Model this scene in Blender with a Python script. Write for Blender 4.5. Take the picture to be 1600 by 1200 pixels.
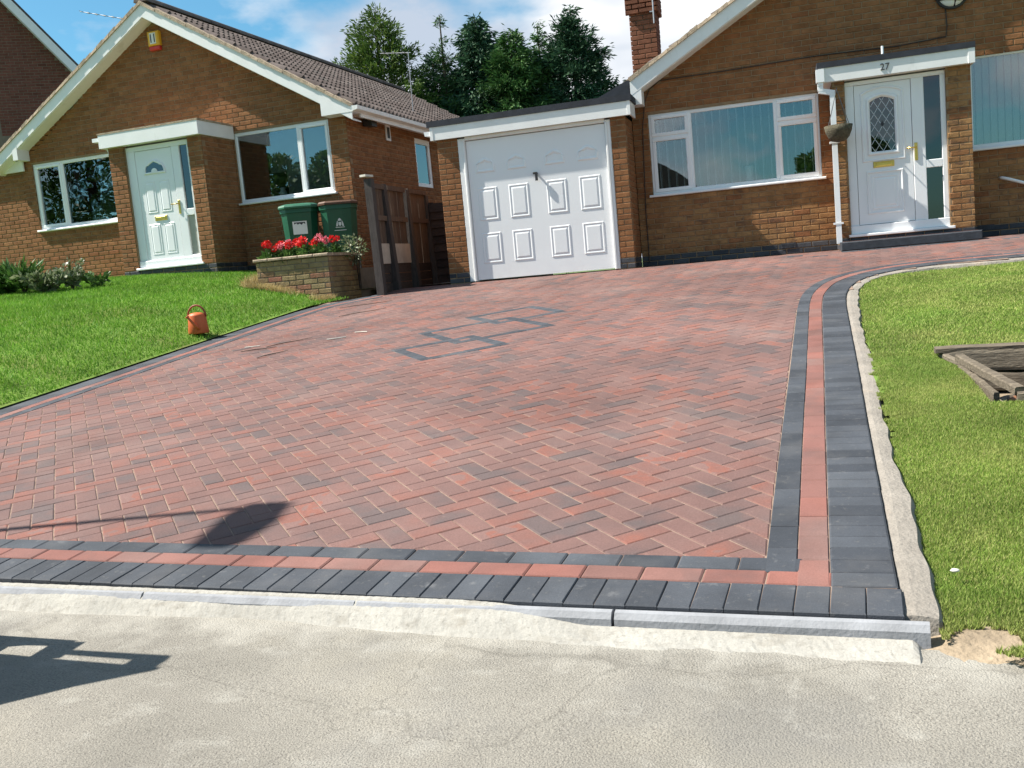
import bpy, bmesh, math, random
import numpy as np
from mathutils import Vector, Matrix
random.seed(7); np.random.seed(7)
for o in list(bpy.data.objects): bpy.data.objects.remove(o)
scn = bpy.context.scene
COL = scn.collection
# ------------------------------------------------------------------ camera
PITCH, ROLL, YAW, FPX = 0.118146805, -0.0908617704, 0.286072879, 1499.3
EYE = Vector((0, 0, 1.08))
fw = Vector((-math.sin(YAW)*math.cos(PITCH), math.cos(YAW)*math.cos(PITCH), -math.sin(PITCH)))
rt = Vector((math.cos(YAW), math.sin(YAW), 0)); up = rt.cross(fw)
cr, sr = math.cos(ROLL), math.sin(ROLL)
rt, up = cr*rt + sr*up, -sr*rt + cr*up
cam = bpy.data.cameras.new('camera'); camo = bpy.data.objects.new('camera', cam); COL.objects.link(camo)
cam.sensor_width = 36; cam.lens = 36*FPX/1600; cam.clip_start = .05; cam.clip_end = 3000
m = Matrix.Identity(4)
for i in range(3): m[i][0], m[i][1], m[i][2], m[i][3] = rt[i], up[i], -fw[i], EYE[i]
camo.matrix_world = m
scn.camera = camo
def pix(p):
    q = Vector(p) - EYE; d = q.dot(fw)
    if d < .1: return (-9999, -9999, d)
    return (800 + FPX*q.dot(rt)/d, 600 - FPX*q.dot(up)/d, d)
# ------------------------------------------------------------------ sun and sky
SUN = Vector((-5.0, -1.0, 6.35)).normalized()
sl = bpy.data.lights.new('sun', 'SUN'); sl.energy = 5.0; sl.angle = math.radians(.53); sl.color = (1, .95, .86)
so = bpy.data.objects.new('sun', sl); COL.objects.link(so)
so.rotation_euler = SUN.to_track_quat('Z', 'Y').to_euler(); so.location = (-20, -5, 30)
w = bpy.data.worlds.new('World'); scn.world = w; w.use_nodes = True
nt = w.node_tree; nt.nodes.clear()
def wn(t, **k):
    n = nt.nodes.new(t)
    for a, b in k.items(): setattr(n, a, b)
    return n
def wl(a, b): nt.links.new(a, b)
wout = wn('ShaderNodeOutputWorld'); bg = wn('ShaderNodeBackground'); bg.inputs['Strength'].default_value = .05
sky = wn('ShaderNodeTexSky', sky_type='NISHITA', sun_disc=False)
sky.sun_elevation = math.asin(SUN.z); sky.sun_rotation = math.atan2(SUN.x, SUN.y)
sky.air_density = 1.0; sky.dust_density = .6; sky.ozone_density = 1.2
tc = wn('ShaderNodeTexCoord')
mp = wn('ShaderNodeMapping'); mp.inputs['Scale'].default_value = (1, 1, 2.0); mp.inputs['Location'].default_value = (2.3, 1.1, .7)
wl(tc.outputs['Generated'], mp.inputs['Vector'])
n1 = wn('ShaderNodeTexNoise'); n1.inputs['Scale'].default_value = 3.2; n1.inputs['Detail'].default_value = 7; n1.inputs['Roughness'].default_value = .52
wl(mp.outputs[0], n1.inputs['Vector'])
r1 = wn('ShaderNodeValToRGB'); r1.color_ramp.elements[0].position = .50; r1.color_ramp.elements[1].position = .60
acc = n1.outputs['Fac']
for (bx_, by_, bz_, kk, amp) in ((-.660, .655, .38, 22, -.28), (-.21, .905, .375, 70, -.30), (-.45, .80, .40, 24, .26), (-.10, .95, .28, 40, .28)):
    dt = wn('ShaderNodeVectorMath', operation='DOT_PRODUCT'); dt.inputs[1].default_value = Vector((bx_, by_, bz_)).normalized(); wl(tc.outputs['Generated'], dt.inputs[0])
    e1 = wn('ShaderNodeMath', operation='MULTIPLY_ADD'); e1.inputs[1].default_value = kk; e1.inputs[2].default_value = -kk; wl(dt.outputs['Value'], e1.inputs[0])
    e2 = wn('ShaderNodeMath', operation='EXPONENT'); wl(e1.outputs[0], e2.inputs[0])
    e3 = wn('ShaderNodeMath', operation='MULTIPLY_ADD'); e3.inputs[1].default_value = amp; wl(e2.outputs[0], e3.inputs[0]); wl(acc, e3.inputs[2]); acc = e3.outputs[0]
wl(acc, r1.inputs[0])
n2 = wn('ShaderNodeTexNoise'); n2.inputs['Scale'].default_value = 4.4; n2.inputs['Detail'].default_value = 4
mp2 = wn('ShaderNodeMapping'); mp2.inputs['Scale'].default_value = (1, 1, 2.2); mp2.inputs['Location'].default_value = (1.7, .4, .3)
wl(tc.outputs['Generated'], mp2.inputs['Vector']); wl(mp2.outputs[0], n2.inputs['Vector'])
r2 = wn('ShaderNodeValToRGB'); r2.color_ramp.elements[0].position = .42; r2.color_ramp.elements[1].position = .6
r2.color_ramp.elements[0].color = (10.0, 10.1, 10.2, 1); r2.color_ramp.elements[1].color = (5.2, 6.0, 7.2, 1)
wl(n2.outputs['Fac'], r2.inputs[0])
tint = wn('ShaderNodeMixRGB', blend_type='MULTIPLY'); tint.inputs[0].default_value = 1; tint.inputs[2].default_value = (.72, 1.28, 1.36, 1)
wl(sky.outputs[0], tint.inputs[1])
mx = wn('ShaderNodeMixRGB'); wl(r1.outputs[0], mx.inputs[0]); wl(tint.outputs[0], mx.inputs[1]); wl(r2.outputs[0], mx.inputs[2])
wl(mx.outputs[0], bg.inputs['Color']); wl(bg.outputs[0], wout.inputs[0])
vs = scn.view_settings
vs.view_transform = 'Standard'; vs.look = 'None'; vs.gamma = 1; vs.exposure = 1.15; vs.use_curve_mapping = False
# ------------------------------------------------------------------ materials
MATS = {}
def mat(name, cols, rough=.7, nscale=3., namt=.15, bump=0., bscale=60., metal=0., spread=None, stretch=None, fine=0., fscale=200., spec=.4, spots=None, grime=None, bdet=3, trans=0.):
    """cols: list of (pos, rgb) picked at random per piece (object or mesh island), then mottled by world-space noise"""
    mt = bpy.data.materials.new(name); mt.use_nodes = True
    t = mt.node_tree; N = t.nodes; Lk = t.links
    bs = N['Principled BSDF']; bs.inputs['Roughness'].default_value = rough; bs.inputs['Metallic'].default_value = metal
    bs.inputs['Specular IOR Level'].default_value = spec
    geo = N.new('ShaderNodeNewGeometry'); oi = N.new('ShaderNodeObjectInfo')
    pos = geo.outputs['Position']
    if stretch:
        mpn = N.new('ShaderNodeMapping'); mpn.inputs['Scale'].default_value = stretch; Lk.new(pos, mpn.inputs[0]); pos = mpn.outputs[0]
    if isinstance(cols[0], (int, float)): cols = [(0, cols)]
    if len(cols) > 1:
        ad = N.new('ShaderNodeMath'); ad.operation = 'ADD'; Lk.new(geo.outputs['Random Per Island'], ad.inputs[0]); Lk.new(oi.outputs['Random'], ad.inputs[1])
        fr = N.new('ShaderNodeMath'); fr.operation = 'FRACT'; Lk.new(ad.outputs[0], fr.inputs[0])
        rp = N.new('ShaderNodeValToRGB'); e = rp.color_ramp.elements
        while len(e) < len(cols): e.new(.5)
        for i, (p, c) in enumerate(cols): e[i].position = p; e[i].color = (*c, 1)
        if spread:      # brindle: part of the pick comes from noise inside the piece
            ns = N.new('ShaderNodeTexNoise'); ns.inputs['Scale'].default_value = spread[0]; ns.inputs['Detail'].default_value = 2; Lk.new(pos, ns.inputs['Vector'])
            mm = N.new('ShaderNodeMath'); mm.operation = 'MULTIPLY_ADD'; mm.inputs[1].default_value = spread[1]; mm.inputs[2].default_value = -.5*spread[1]
            Lk.new(ns.outputs['Fac'], mm.inputs[0])
            a2 = N.new('ShaderNodeMath'); a2.operation = 'ADD'; a2.use_clamp = True; Lk.new(fr.outputs[0], a2.inputs[0]); Lk.new(mm.outputs[0], a2.inputs[1])
            Lk.new(a2.outputs[0], rp.inputs[0])
        else: Lk.new(fr.outputs[0], rp.inputs[0])
        col = rp.outputs[0]
    else:
        rgb = N.new('ShaderNodeRGB'); rgb.outputs[0].default_value = (*cols[0][1], 1); col = rgb.outputs[0]
    def mult(col, sc, amt, det=4):
        nz = N.new('ShaderNodeTexNoise'); nz.inputs['Scale'].default_value = sc; nz.inputs['Detail'].default_value = det; nz.inputs['Roughness'].default_value = .6
        Lk.new(pos, nz.inputs['Vector'])
        mr = N.new('ShaderNodeMapRange'); mr.inputs[1].default_value = .3; mr.inputs[2].default_value = .7; mr.inputs[3].default_value = 1-amt; mr.inputs[4].default_value = 1+amt
        Lk.new(nz.outputs['Fac'], mr.inputs[0])
        mu = N.new('ShaderNodeMixRGB'); mu.blend_type = 'MULTIPLY'; mu.inputs[0].default_value = 1; Lk.new(col, mu.inputs[1]); Lk.new(mr.outputs[0], mu.inputs[2])
        return mu.outputs[0]
    if namt: col = mult(col, nscale, namt)
    if fine: col = mult(col, fscale, fine, 2)
    for g in (spots or []):       # (scale, low, high, colour, amount)
        nz = N.new('ShaderNodeTexNoise'); nz.inputs['Scale'].default_value = g[0]; nz.inputs['Detail'].default_value = 5; nz.inputs['Roughness'].default_value = .6
        if len(g) > 5:
            mg = N.new('ShaderNodeMapping'); mg.inputs['Scale'].default_value = g[5]; Lk.new(geo.outputs['Position'], mg.inputs[0]); Lk.new(mg.outputs[0], nz.inputs['Vector'])
        else: Lk.new(pos, nz.inputs['Vector'])
        mr = N.new('ShaderNodeMapRange'); mr.inputs[1].default_value = g[1]; mr.inputs[2].default_value = g[2]; mr.inputs[3].default_value = 0; mr.inputs[4].default_value = g[4]
        Lk.new(nz.outputs['Fac'], mr.inputs[0])
        mu = N.new('ShaderNodeMixRGB'); Lk.new(mr.outputs[0], mu.inputs[0]); Lk.new(col, mu.inputs[1]); mu.inputs[2].default_value = (*g[3], 1); col = mu.outputs[0]
    Lk.new(col, bs.inputs['Base Color'])
    if bump:
        nb = N.new('ShaderNodeTexNoise'); nb.inputs['Scale'].default_value = bscale; nb.inputs['Detail'].default_value = bdet; Lk.new(pos, nb.inputs['Vector'])
        bn = N.new('ShaderNodeBump'); bn.inputs['Strength'].default_value = 1; bn.inputs['Distance'].default_value = bump; Lk.new(nb.outputs['Fac'], bn.inputs['Height']); Lk.new(bn.outputs[0], bs.inputs['Normal'])
    if trans:
        tl = N.new('ShaderNodeBsdfTranslucent'); Lk.new(col, tl.inputs[0]); ms = N.new('ShaderNodeMixShader'); ms.inputs[0].default_value = trans
        Lk.new(bs.outputs[0], ms.inputs[1]); Lk.new(tl.outputs[0], ms.inputs[2]); Lk.new(ms.outputs[0], N['Material Output'].inputs[0])
    MATS[name] = mt
    return mt
def glass(name, base, f0=.1):
    mt = bpy.data.materials.new(name); mt.use_nodes = True; t = mt.node_tree; N = t.nodes; Lk = t.links
    N.remove(N['Principled BSDF']); out = N['Material Output']
    fr = N.new('ShaderNodeFresnel'); fr.inputs[0].default_value = 1.5
    ma = N.new('ShaderNodeMath'); ma.operation = 'MULTIPLY_ADD'; ma.inputs[1].default_value = 1.5; ma.inputs[2].default_value = f0; ma.use_clamp = True; Lk.new(fr.outputs[0], ma.inputs[0])
    gl = N.new('ShaderNodeBsdfGlossy'); gl.inputs['Roughness'].default_value = .0; gl.inputs['Color'].default_value = (.95, .98, 1, 1)
    tr = N.new('ShaderNodeBsdfTransparent'); tr.inputs[0].default_value = (*base, 1)
    nb = N.new('ShaderNodeTexNoise'); nb.inputs['Scale'].default_value = 1.1; bn = N.new('ShaderNodeBump'); bn.inputs['Distance'].default_value = .004
    gg = N.new('ShaderNodeNewGeometry'); Lk.new(gg.outputs['Position'], nb.inputs['Vector'])
    Lk.new(nb.outputs['Fac'], bn.inputs['Height']); Lk.new(bn.outputs[0], gl.inputs['Normal'])
    mi = N.new('ShaderNodeMixShader'); Lk.new(ma.outputs[0], mi.inputs[0]); Lk.new(tr.outputs[0], mi.inputs[1]); Lk.new(gl.outputs[0], mi.inputs[2]); Lk.new(mi.outputs[0], out.inputs[0])
    MATS[name] = mt
mat('brick', [(0, (.205, .09, .038)), (.3, (.228, .102, .043)), (.6, (.248, .113, .048)), (.85, (.262, .123, .054)), (1, (.234, .093, .040))], rough=.9, nscale=9, namt=.22, bump=.004, bscale=90, fine=.12, fscale=70, spec=.2, spots=[(3.4, .57, .68, (.12, .065, .04), .4, (1, 1, 2.6))])
mat('brick_gold', [(0, (.225, .115, .05)), (.3, (.275, .148, .063)), (.6, (.30, .168, .073)), (.85, (.265, .13, .055)), (1, (.23, .10, .045))], rough=.9, nscale=9, namt=.25, bump=.004, bscale=90, fine=.12, fscale=70, spec=.2, spots=[(4.2, .55, .66, (.09, .055, .04), .7, (1, 1, 2.4))])
mat('brick_chimney', [(0, (.15, .06, .035)), (.5, (.19, .078, .045)), (1, (.22, .095, .055))], rough=.9, nscale=9, namt=.25, bump=.004, bscale=90, spec=.2)
mat('brick_red', [(0, (.13, .05, .035)), (.5, (.18, .07, .05)), (1, (.15, .06, .045))], rough=.9, nscale=8, namt=.2, bump=.004, bscale=90, spec=.2)
mat('brick_blue', [(0, (.025, .028, .035)), (.5, (.045, .05, .06)), (1, (.065, .065, .07))], rough=.65, nscale=12, namt=.25, bump=.002, bscale=90)
mat('brick_planter', [(0, (.24, .17, .085)), (.4, (.33, .25, .13)), (.75, (.29, .20, .10)), (.92, (.31, .14, .09)), (1, (.22, .12, .07))], rough=.95, nscale=14, namt=.3, bump=.006, bscale=60, spec=.2, spots=[(7, .52, .7, (.12, .10, .06), .6)])
mat('mortar', (.27, .185, .11), rough=.95, nscale=15, namt=.15, spec=.1, bump=.002, bscale=120)
mat('mortar_dark', (.2, .16, .12), rough=.95, nscale=15, namt=.15, spec=.1)
mat('upvc', (.80, .81, .82), rough=.32, nscale=1.5, namt=.03, spec=.5)
mat('white_paint', (.78, .78, .77), rough=.5, nscale=3, namt=.05, spots=[(5, .62, .75, (.55, .54, .5), .5, (1, 1, .35))])
mat('garage_white', (.79, .80, .81), rough=.38, nscale=.9, namt=.03, spots=[(2.2, .58, .8, (.62, .61, .58), .35, (1, 1, .3))])
mat('felt', (.028, .032, .042), rough=.85, nscale=8, namt=.25, bump=.002, bscale=200)
mat('tile', [(0, (.095, .074, .067)), (.5, (.118, .094, .086)), (.85, (.14, .114, .104)), (1, (.108, .092, .085))], rough=.9, nscale=6, namt=.3, bump=.003, bscale=100, spec=.2, spots=[(2.5, .6, .75, (.17, .15, .11), .4)])
mat('verge', (.36, .28, .2), rough=.95, nscale=12, namt=.35, bump=.006, bscale=60)
mat('brass', (.66, .46, .12), rough=.3, metal=1, namt=.1)
mat('dark_metal', (.03, .03, .032), rough=.5, namt=.1)
mat('steel', (.45, .45, .46), rough=.45, metal=.8, namt=.15)
mat('lead', (.55, .56, .58), rough=.5, metal=.5, namt=.1)
mat('black_cable', (.03, .025, .022), rough=.6, namt=.1)
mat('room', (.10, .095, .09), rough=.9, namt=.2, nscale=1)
mat('curtain', [(0, (.34, .34, .30)), (1, (.48, .47, .42))], rough=.9, namt=.1)
mat('blind', [(0, (.62, .64, .63)), (1, (.75, .77, .75))], rough=.8, namt=.05)
mat('ornament', (.75, .75, .74), rough=.4, namt=.05)
glass('window_glass', (.76, .80, .80), .09)
glass('porch_glass', (.20, .25, .27), .03)
mat('alarm_yellow', (.75, .42, .03), rough=.4, namt=.05)
mat('alarm_red', (.55, .04, .03), rough=.4, namt=.05)
PAV = [(0, (.098, .072, .07)), (.08, (.11, .073, .069)), (.22, (.128, .077, .07)), (.45, (.14, .08, .071)), (.65, (.15, .085, .075)), (.8, (.156, .08, .068)), (.92, (.17, .078, .063)), (.97, (.19, .078, .059)), (1, (.16, .092, .081))]
mat('paver', PAV, rough=.85, nscale=.8, namt=.2, bump=.0016, bscale=220, fine=.15, fscale=140, spread=(6.5, .75), spec=.25, spots=[(1.3, .52, .74, (.27, .20, .175), .22), (26, .66, .76, (.30, .23, .2), .3)])
mat('paver_red', [(0, (.15, .078, .067)), (.3, (.18, .083, .07)), (.6, (.20, .083, .066)), (1, (.17, .10, .088))], rough=.85, nscale=2.5, namt=.2, bump=.0012, bscale=260, fine=.10, fscale=160, spread=(4, .5), spec=.25, spots=[(2.2, .58, .72, (.10, .07, .068), .5)])
mat('paver_charcoal', [(0, (.032, .036, .044)), (.5, (.045, .05, .06)), (1, (.06, .066, .077))], rough=.8, nscale=4, namt=.22, bump=.0012, bscale=260, fine=.12, fscale=160, spec=.3, spots=[(14, .63, .76, (.16, .16, .165), .55), (2.6, .52, .72, (.088, .088, .092), .55), (40, .6, .7, (.12, .115, .11), .4)])
mat('joint_sand', (.225, .162, .128), rough=1, nscale=20, namt=.3, spec=.05)
mat('concrete', (.25, .225, .195), rough=.95, nscale=5, namt=.16, bump=.006, bscale=60, fine=.12, fscale=150, spec=.1, spots=[(6, .56, .68, (.2, .18, .16), .5), (2.2, .55, .7, (.38, .29, .21), .5)])
mat('concrete_pale', (.31, .297, .268), rough=.95, nscale=3, namt=.10, bump=.003, bscale=45, fine=.10, fscale=150, spec=.1, spots=[(5, .58, .7, (.2, .18, .15), .6, (1, 2.5, 1)), (22, .56, .68, (.22, .205, .18), .6), (60, .6, .68, (.16, .15, .13), .5)])
mat('edging', (.25, .255, .27), rough=.8, nscale=10, namt=.15, spec=.2, bump=.002, bscale=80)
mat('tarmac', (.222, .207, .18), rough=.95, nscale=1.1, namt=.22, bump=.006, bscale=170, fine=.26, fscale=210, spec=.15, bdet=5, spots=[(.9, .50, .66, (.262, .24, .196), .6), (3.3, .58, .74, (.34, .325, .29), .55, (1, 2, 1)), (1.7, .55, .7, (.15, .145, .14), .35), (130, .56, .66, (.10, .09, .08), .7), (.8, .50, .62, (.165, .158, .148), .5), (9, .60, .72, (.34, .325, .29), .45)])
mat('soil', (.26, .205, .145), rough=1, nscale=6, namt=.3, bump=.01, bscale=50, spec=.05)
mat('lawn_base', (.12, .19, .04), rough=1, nscale=2.5, namt=.35, spec=.05, spots=[(1.2, .5, .7, (.19, .17, .07), .6)])
mat('grass', [(0, (.095, .225, .018)), (.4, (.125, .275, .026)), (.8, (.155, .305, .036)), (1, (.23, .33, .06))], rough=.6, nscale=1.4, namt=.28, spec=.2, trans=.35)
mat('grass_dry', [(0, (.16, .255, .035)), (.35, (.21, .31, .055)), (.65, (.27, .335, .085)), (1, (.40, .39, .15))], rough=.65, nscale=1.3, namt=.25, spec=.2, trans=.3, spots=[(2.0, .48, .66, (.37, .36, .13), .5), (.9, .52, .7, (.14, .29, .04), .5)])
mat('straw', [(0, (.38, .29, .12)), (1, (.50, .40, .2))], rough=.9, namt=.2, trans=.2)
mat('ground', (.09, .12, .04), rough=1, nscale=.4, namt=.3)
mat('bin_green', (.012, .085, .045), rough=.42, nscale=3, namt=.12, spec=.45)
mat('bin_lid', (.025, .12, .07), rough=.45, nscale=3, namt=.12, spec=.45)
mat('bin_brown', (.10, .05, .03), rough=.5, namt=.1)
mat('rubber', (.02, .02, .02), rough=.8, namt=.1)
mat('sticker', (.75, .76, .74), rough=.5, namt=.05)
mat('sticker_print', (.05, .05, .06), rough=.5, namt=.05)
mat('crest', (.62, .68, .66), rough=.5, namt=.05)
mat('plank_brown', [(0, (.075, .05, .038)), (.5, (.095, .065, .048)), (1, (.125, .09, .066))], rough=.9, nscale=8, namt=.3, stretch=(6, 6, .8), bump=.003, bscale=30)
mat('plank_dark', [(0, (.035, .025, .022)), (1, (.065, .045, .036))], rough=.9, nscale=8, namt=.3, stretch=(1.5, 1.5, 6), bump=.003, bscale=30)
mat('post_wood', [(0, (.055, .045, .042)), (1, (.085, .07, .06))], rough=.9, nscale=8, namt=.3, stretch=(6, 6, .8), bump=.004, bscale=30)
mat('pale_board', (.42, .36, .30), rough=.9, nscale=4, namt=.2)
mat('timber_grey', [(0, (.13, .108, .082)), (1, (.19, .16, .122))], rough=.95, nscale=10, namt=.4, stretch=(1, 5, 8), bump=.006, bscale=25, spec=.1, spots=[(9, .52, .66, (.09, .075, .06), .6)])
mat('rust', (.17, .075, .035), rough=.9, nscale=12, namt=.4, bump=.004, bscale=40)
mat('terracotta', (.50, .115, .035), rough=.5, nscale=5, namt=.12, spec=.35)
mat('terracotta_dark', (.22, .045, .02), rough=.55, namt=.12)
mat('leaf_mid', [(0, (.04, .10, .02)), (.6, (.07, .15, .03)), (1, (.11, .19, .05))], rough=.5, namt=.15, trans=.25)
mat('leaf_pale', [(0, (.10, .15, .06)), (.6, (.16, .20, .10)), (1, (.25, .27, .17))], rough=.5, namt=.15, trans=.25)
mat('petal_red', [(0, (.55, .012, .015)), (.6, (.68, .02, .02)), (1, (.72, .06, .05))], rough=.5, namt=.1, trans=.25)
mat('petal_pink', [(0, (.68, .12, .18)), (1, (.75, .30, .34))], rough=.5, namt=.1, trans=.25)
mat('petal_white', (.7, .68, .62), rough=.5, namt=.1, trans=.2)
mat('conifer_light', [(0, (.045, .095, .018)), (.5, (.075, .135, .026)), (1, (.135, .19, .04))], rough=.6, nscale=.7, namt=.25, spec=.2, trans=.2)
mat('conifer_mid', [(0, (.028, .085, .022)), (.5, (.05, .125, .034)), (1, (.09, .17, .045))], rough=.6, nscale=.7, namt=.28, spec=.2, trans=.15)
mat('conifer_dark', [(0, (.018, .055, .028)), (.5, (.034, .088, .045)), (1, (.065, .13, .06))], rough=.6, nscale=.7, namt=.28, spec=.2, trans=.12)
mat('bark', [(0, (.06, .045, .033)), (1, (.10, .075, .055))], rough=.95, nscale=8, namt=.3, bump=.01, bscale=20)
mat('dead_twig', (.28, .23, .17), rough=.9, namt=.2)
mat('coir', (.085, .075, .05), rough=1, nscale=30, namt=.4, bump=.01, bscale=60)
mat('stone', (.6, .57, .5), rough=.9, nscale=20, namt=.15)
mat('ink', (.03, .03, .035), rough=.5, namt=.05)
mat('lamp_white', (.82, .82, .8), rough=.25, namt=.03)
mat('trailer_blue', (.05, .07, .11), rough=.5, namt=.15)
def footway_wear(mt):
    t = mt.node_tree; N = t.nodes; Lk = t.links; bs = N['Principled BSDF']; src = bs.inputs['Base Color'].links[0].from_socket
    geo = N.new('ShaderNodeNewGeometry')
    dt = N.new('ShaderNodeVectorMath'); dt.operation = 'DOT_PRODUCT'; dt.inputs[1].default_value = (.0725, 1, 0); Lk.new(geo.outputs['Position'], dt.inputs[0])
    mr = N.new('ShaderNodeMapRange'); mr.inputs[1].default_value = 2.15; mr.inputs[2].default_value = 2.80; mr.inputs[3].default_value = -.30; mr.inputs[4].default_value = .34; Lk.new(dt.outputs['Value'], mr.inputs[0])
    nz = N.new('ShaderNodeTexNoise'); nz.inputs['Scale'].default_value = 5.5; nz.inputs['Detail'].default_value = 7; nz.inputs['Roughness'].default_value = .68; Lk.new(geo.outputs['Position'], nz.inputs['Vector'])
    ad = N.new('ShaderNodeMath'); ad.operation = 'ADD'; Lk.new(mr.outputs[0], ad.inputs[0]); Lk.new(nz.outputs['Fac'], ad.inputs[1])
    r2 = N.new('ShaderNodeMapRange'); r2.inputs[1].default_value = .56; r2.inputs[2].default_value = .86; r2.inputs[4].default_value = .85; Lk.new(ad.outputs[0], r2.inputs[0])
    mx_ = N.new('ShaderNodeMixRGB'); mx_.inputs[2].default_value = (.33, .312, .275, 1); Lk.new(r2.outputs[0], mx_.inputs[0]); Lk.new(src, mx_.inputs[1])
    # cracks
    n2_ = N.new('ShaderNodeTexNoise'); n2_.inputs['Scale'].default_value = 2.2; n2_.inputs['Detail'].default_value = 5; Lk.new(geo.outputs['Position'], n2_.inputs['Vector'])
    sc = N.new('ShaderNodeVectorMath'); sc.operation = 'MULTIPLY_ADD'; sc.inputs[1].default_value = (.5, .5, 0); Lk.new(n2_.outputs['Color'], sc.inputs[0]); Lk.new(geo.outputs['Position'], sc.inputs[2])
    vo = N.new('ShaderNodeTexVoronoi'); vo.feature = 'DISTANCE_TO_EDGE'; vo.inputs['Scale'].default_value = .6; Lk.new(sc.outputs[0], vo.inputs['Vector'])
    r3 = N.new('ShaderNodeMapRange'); r3.inputs[1].default_value = .0008; r3.inputs[2].default_value = .0035; r3.inputs[3].default_value = .26; r3.inputs[4].default_value = 0; Lk.new(vo.outputs['Distance'], r3.inputs[0])
    m3 = N.new('ShaderNodeMixRGB'); m3.inputs[2].default_value = (.09, .083, .072, 1); Lk.new(r3.outputs[0], m3.inputs[0]); Lk.new(mx_.outputs[0], m3.inputs[1]); Lk.new(m3.outputs[0], bs.inputs['Base Color'])
footway_wear(MATS['tarmac'])
# ------------------------------------------------------------------ mesh helpers
class MB:
    def __init__(s): s.v = []; s.f = []
    def add(s, vs, fs):
        b = len(s.v); s.v += [tuple(p) for p in vs]; s.f += [tuple(b+i for i in f) for f in fs]; return s
    def box(s, x0, x1, y0, y1, z0, z1):
        return s.add([(x0,y0,z0),(x1,y0,z0),(x1,y1,z0),(x0,y1,z0),(x0,y0,z1),(x1,y0,z1),(x1,y1,z1),(x0,y1,z1)],
              [(0,3,2,1),(4,5,6,7),(0,1,5,4),(1,2,6,5),(2,3,7,6),(3,0,4,7)])
    def bbox(s, x0, x1, y0, y1, z0, z1, c=.008):
        """box whose front (-y) face is chamfered by c"""
        return s.add([(x0+c,y0,z0+c),(x1-c,y0,z0+c),(x1-c,y0,z1-c),(x0+c,y0,z1-c),(x0,y0+c,z0),(x1,y0+c,z0),(x1,y0+c,z1),(x0,y0+c,z1),(x0,y1,z0),(x1,y1,z0),(x1,y1,z1),(x0,y1,z1)],
              [(0,1,2,3),(4,5,1,0),(5,6,2,1),(6,7,3,2),(7,4,0,3),(8,9,5,4),(9,10,6,5),(10,11,7,6),(11,8,4,7),(11,10,9,8)])
    def prism(s, poly, axis, a, b):
        """extrude a 2D polygon along axis 'x' 'y' or 'z' from a to b"""
        n = len(poly)
        def P(p, t): return {'x': (t, p[0], p[1]), 'y': (p[0], t, p[1]), 'z': (p[0], p[1], t)}[axis]
        return s.add([P(p, a) for p in poly] + [P(p, b) for p in poly], [tuple(range(n))[::-1], tuple(range(n, 2*n))] + [(i, (i+1) % n, n+(i+1) % n, n+i) for i in range(n)])
    def beam(s, a, b, w, h, upv=(0,0,1)):
        a = Vector(a); b = Vector(b); d = (b-a).normalized(); u = Vector(upv); r = d.cross(u)
        if r.length < 1e-4: r = d.cross(Vector((1,0,0)))
        r.normalize(); u = r.cross(d)
        pts = []
        for q in (a, b):
            for i, j in ((-1,-1),(1,-1),(1,1),(-1,1)): pts.append(q + r*(i*w/2) + u*(j*h/2))
        return s.add(pts, [(0,1,2,3),(7,6,5,4),(0,4,5,1),(1,5,6,2),(2,6,7,3),(3,7,4,0)])
    def tube(s, pts, rad, n=8, cap=True):
        pts = [Vector(p) for p in pts]; b0 = len(s.v); k = len(pts)
        if not hasattr(rad, '__len__'): rad = [rad]*k
        u = None
        for i, p in enumerate(pts):
            d = (pts[min(i+1, k-1)] - pts[max(i-1, 0)]).normalized()
            if u is None: u = d.orthogonal().normalized()
            u = (u - d*u.dot(d)).normalized(); r = d.cross(u)
            for j in range(n):
                a = 2*math.pi*j/n; s.v.append(tuple(p + (u*math.cos(a) + r*math.sin(a))*rad[i]))
        for i in range(k-1):
            for j in range(n): s.f.append((b0+i*n+j, b0+i*n+(j+1) % n, b0+(i+1)*n+(j+1) % n, b0+(i+1)*n+j))
        if cap: s.f.append(tuple(b0+j for j in range(n))[::-1]); s.f.append(tuple(b0+(k-1)*n+j for j in range(n)))
        return s
    def lathe(s, prof, c=(0,0,0), n=24, sx=1, sy=1):
        b0 = len(s.v); k = len(prof)
        for r, z in prof:
            for j in range(n):
                a = 2*math.pi*j/n; s.v.append((c[0]+r*sx*math.cos(a), c[1]+r*sy*math.sin(a), c[2]+z))
        for i in range(k-1):
            for j in range(n): s.f.append((b0+i*n+j, b0+i*n+(j+1) % n, b0+(i+1)*n+(j+1) % n, b0+(i+1)*n+j))
        s.f.append(tuple(b0+j for j in range(n))[::-1]); s.f.append(tuple(b0+(k-1)*n+j for j in range(n)))
        return s
ANCH = {}      # thing -> anchor in its frame coordinates
def root_of(o):
    while o.parent: o = o.parent
    return o
def newobj(name, me, parent=None):
    o = bpy.data.objects.new(name, me); COL.objects.link(o)
    if parent: o.parent = parent
    return o
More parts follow.
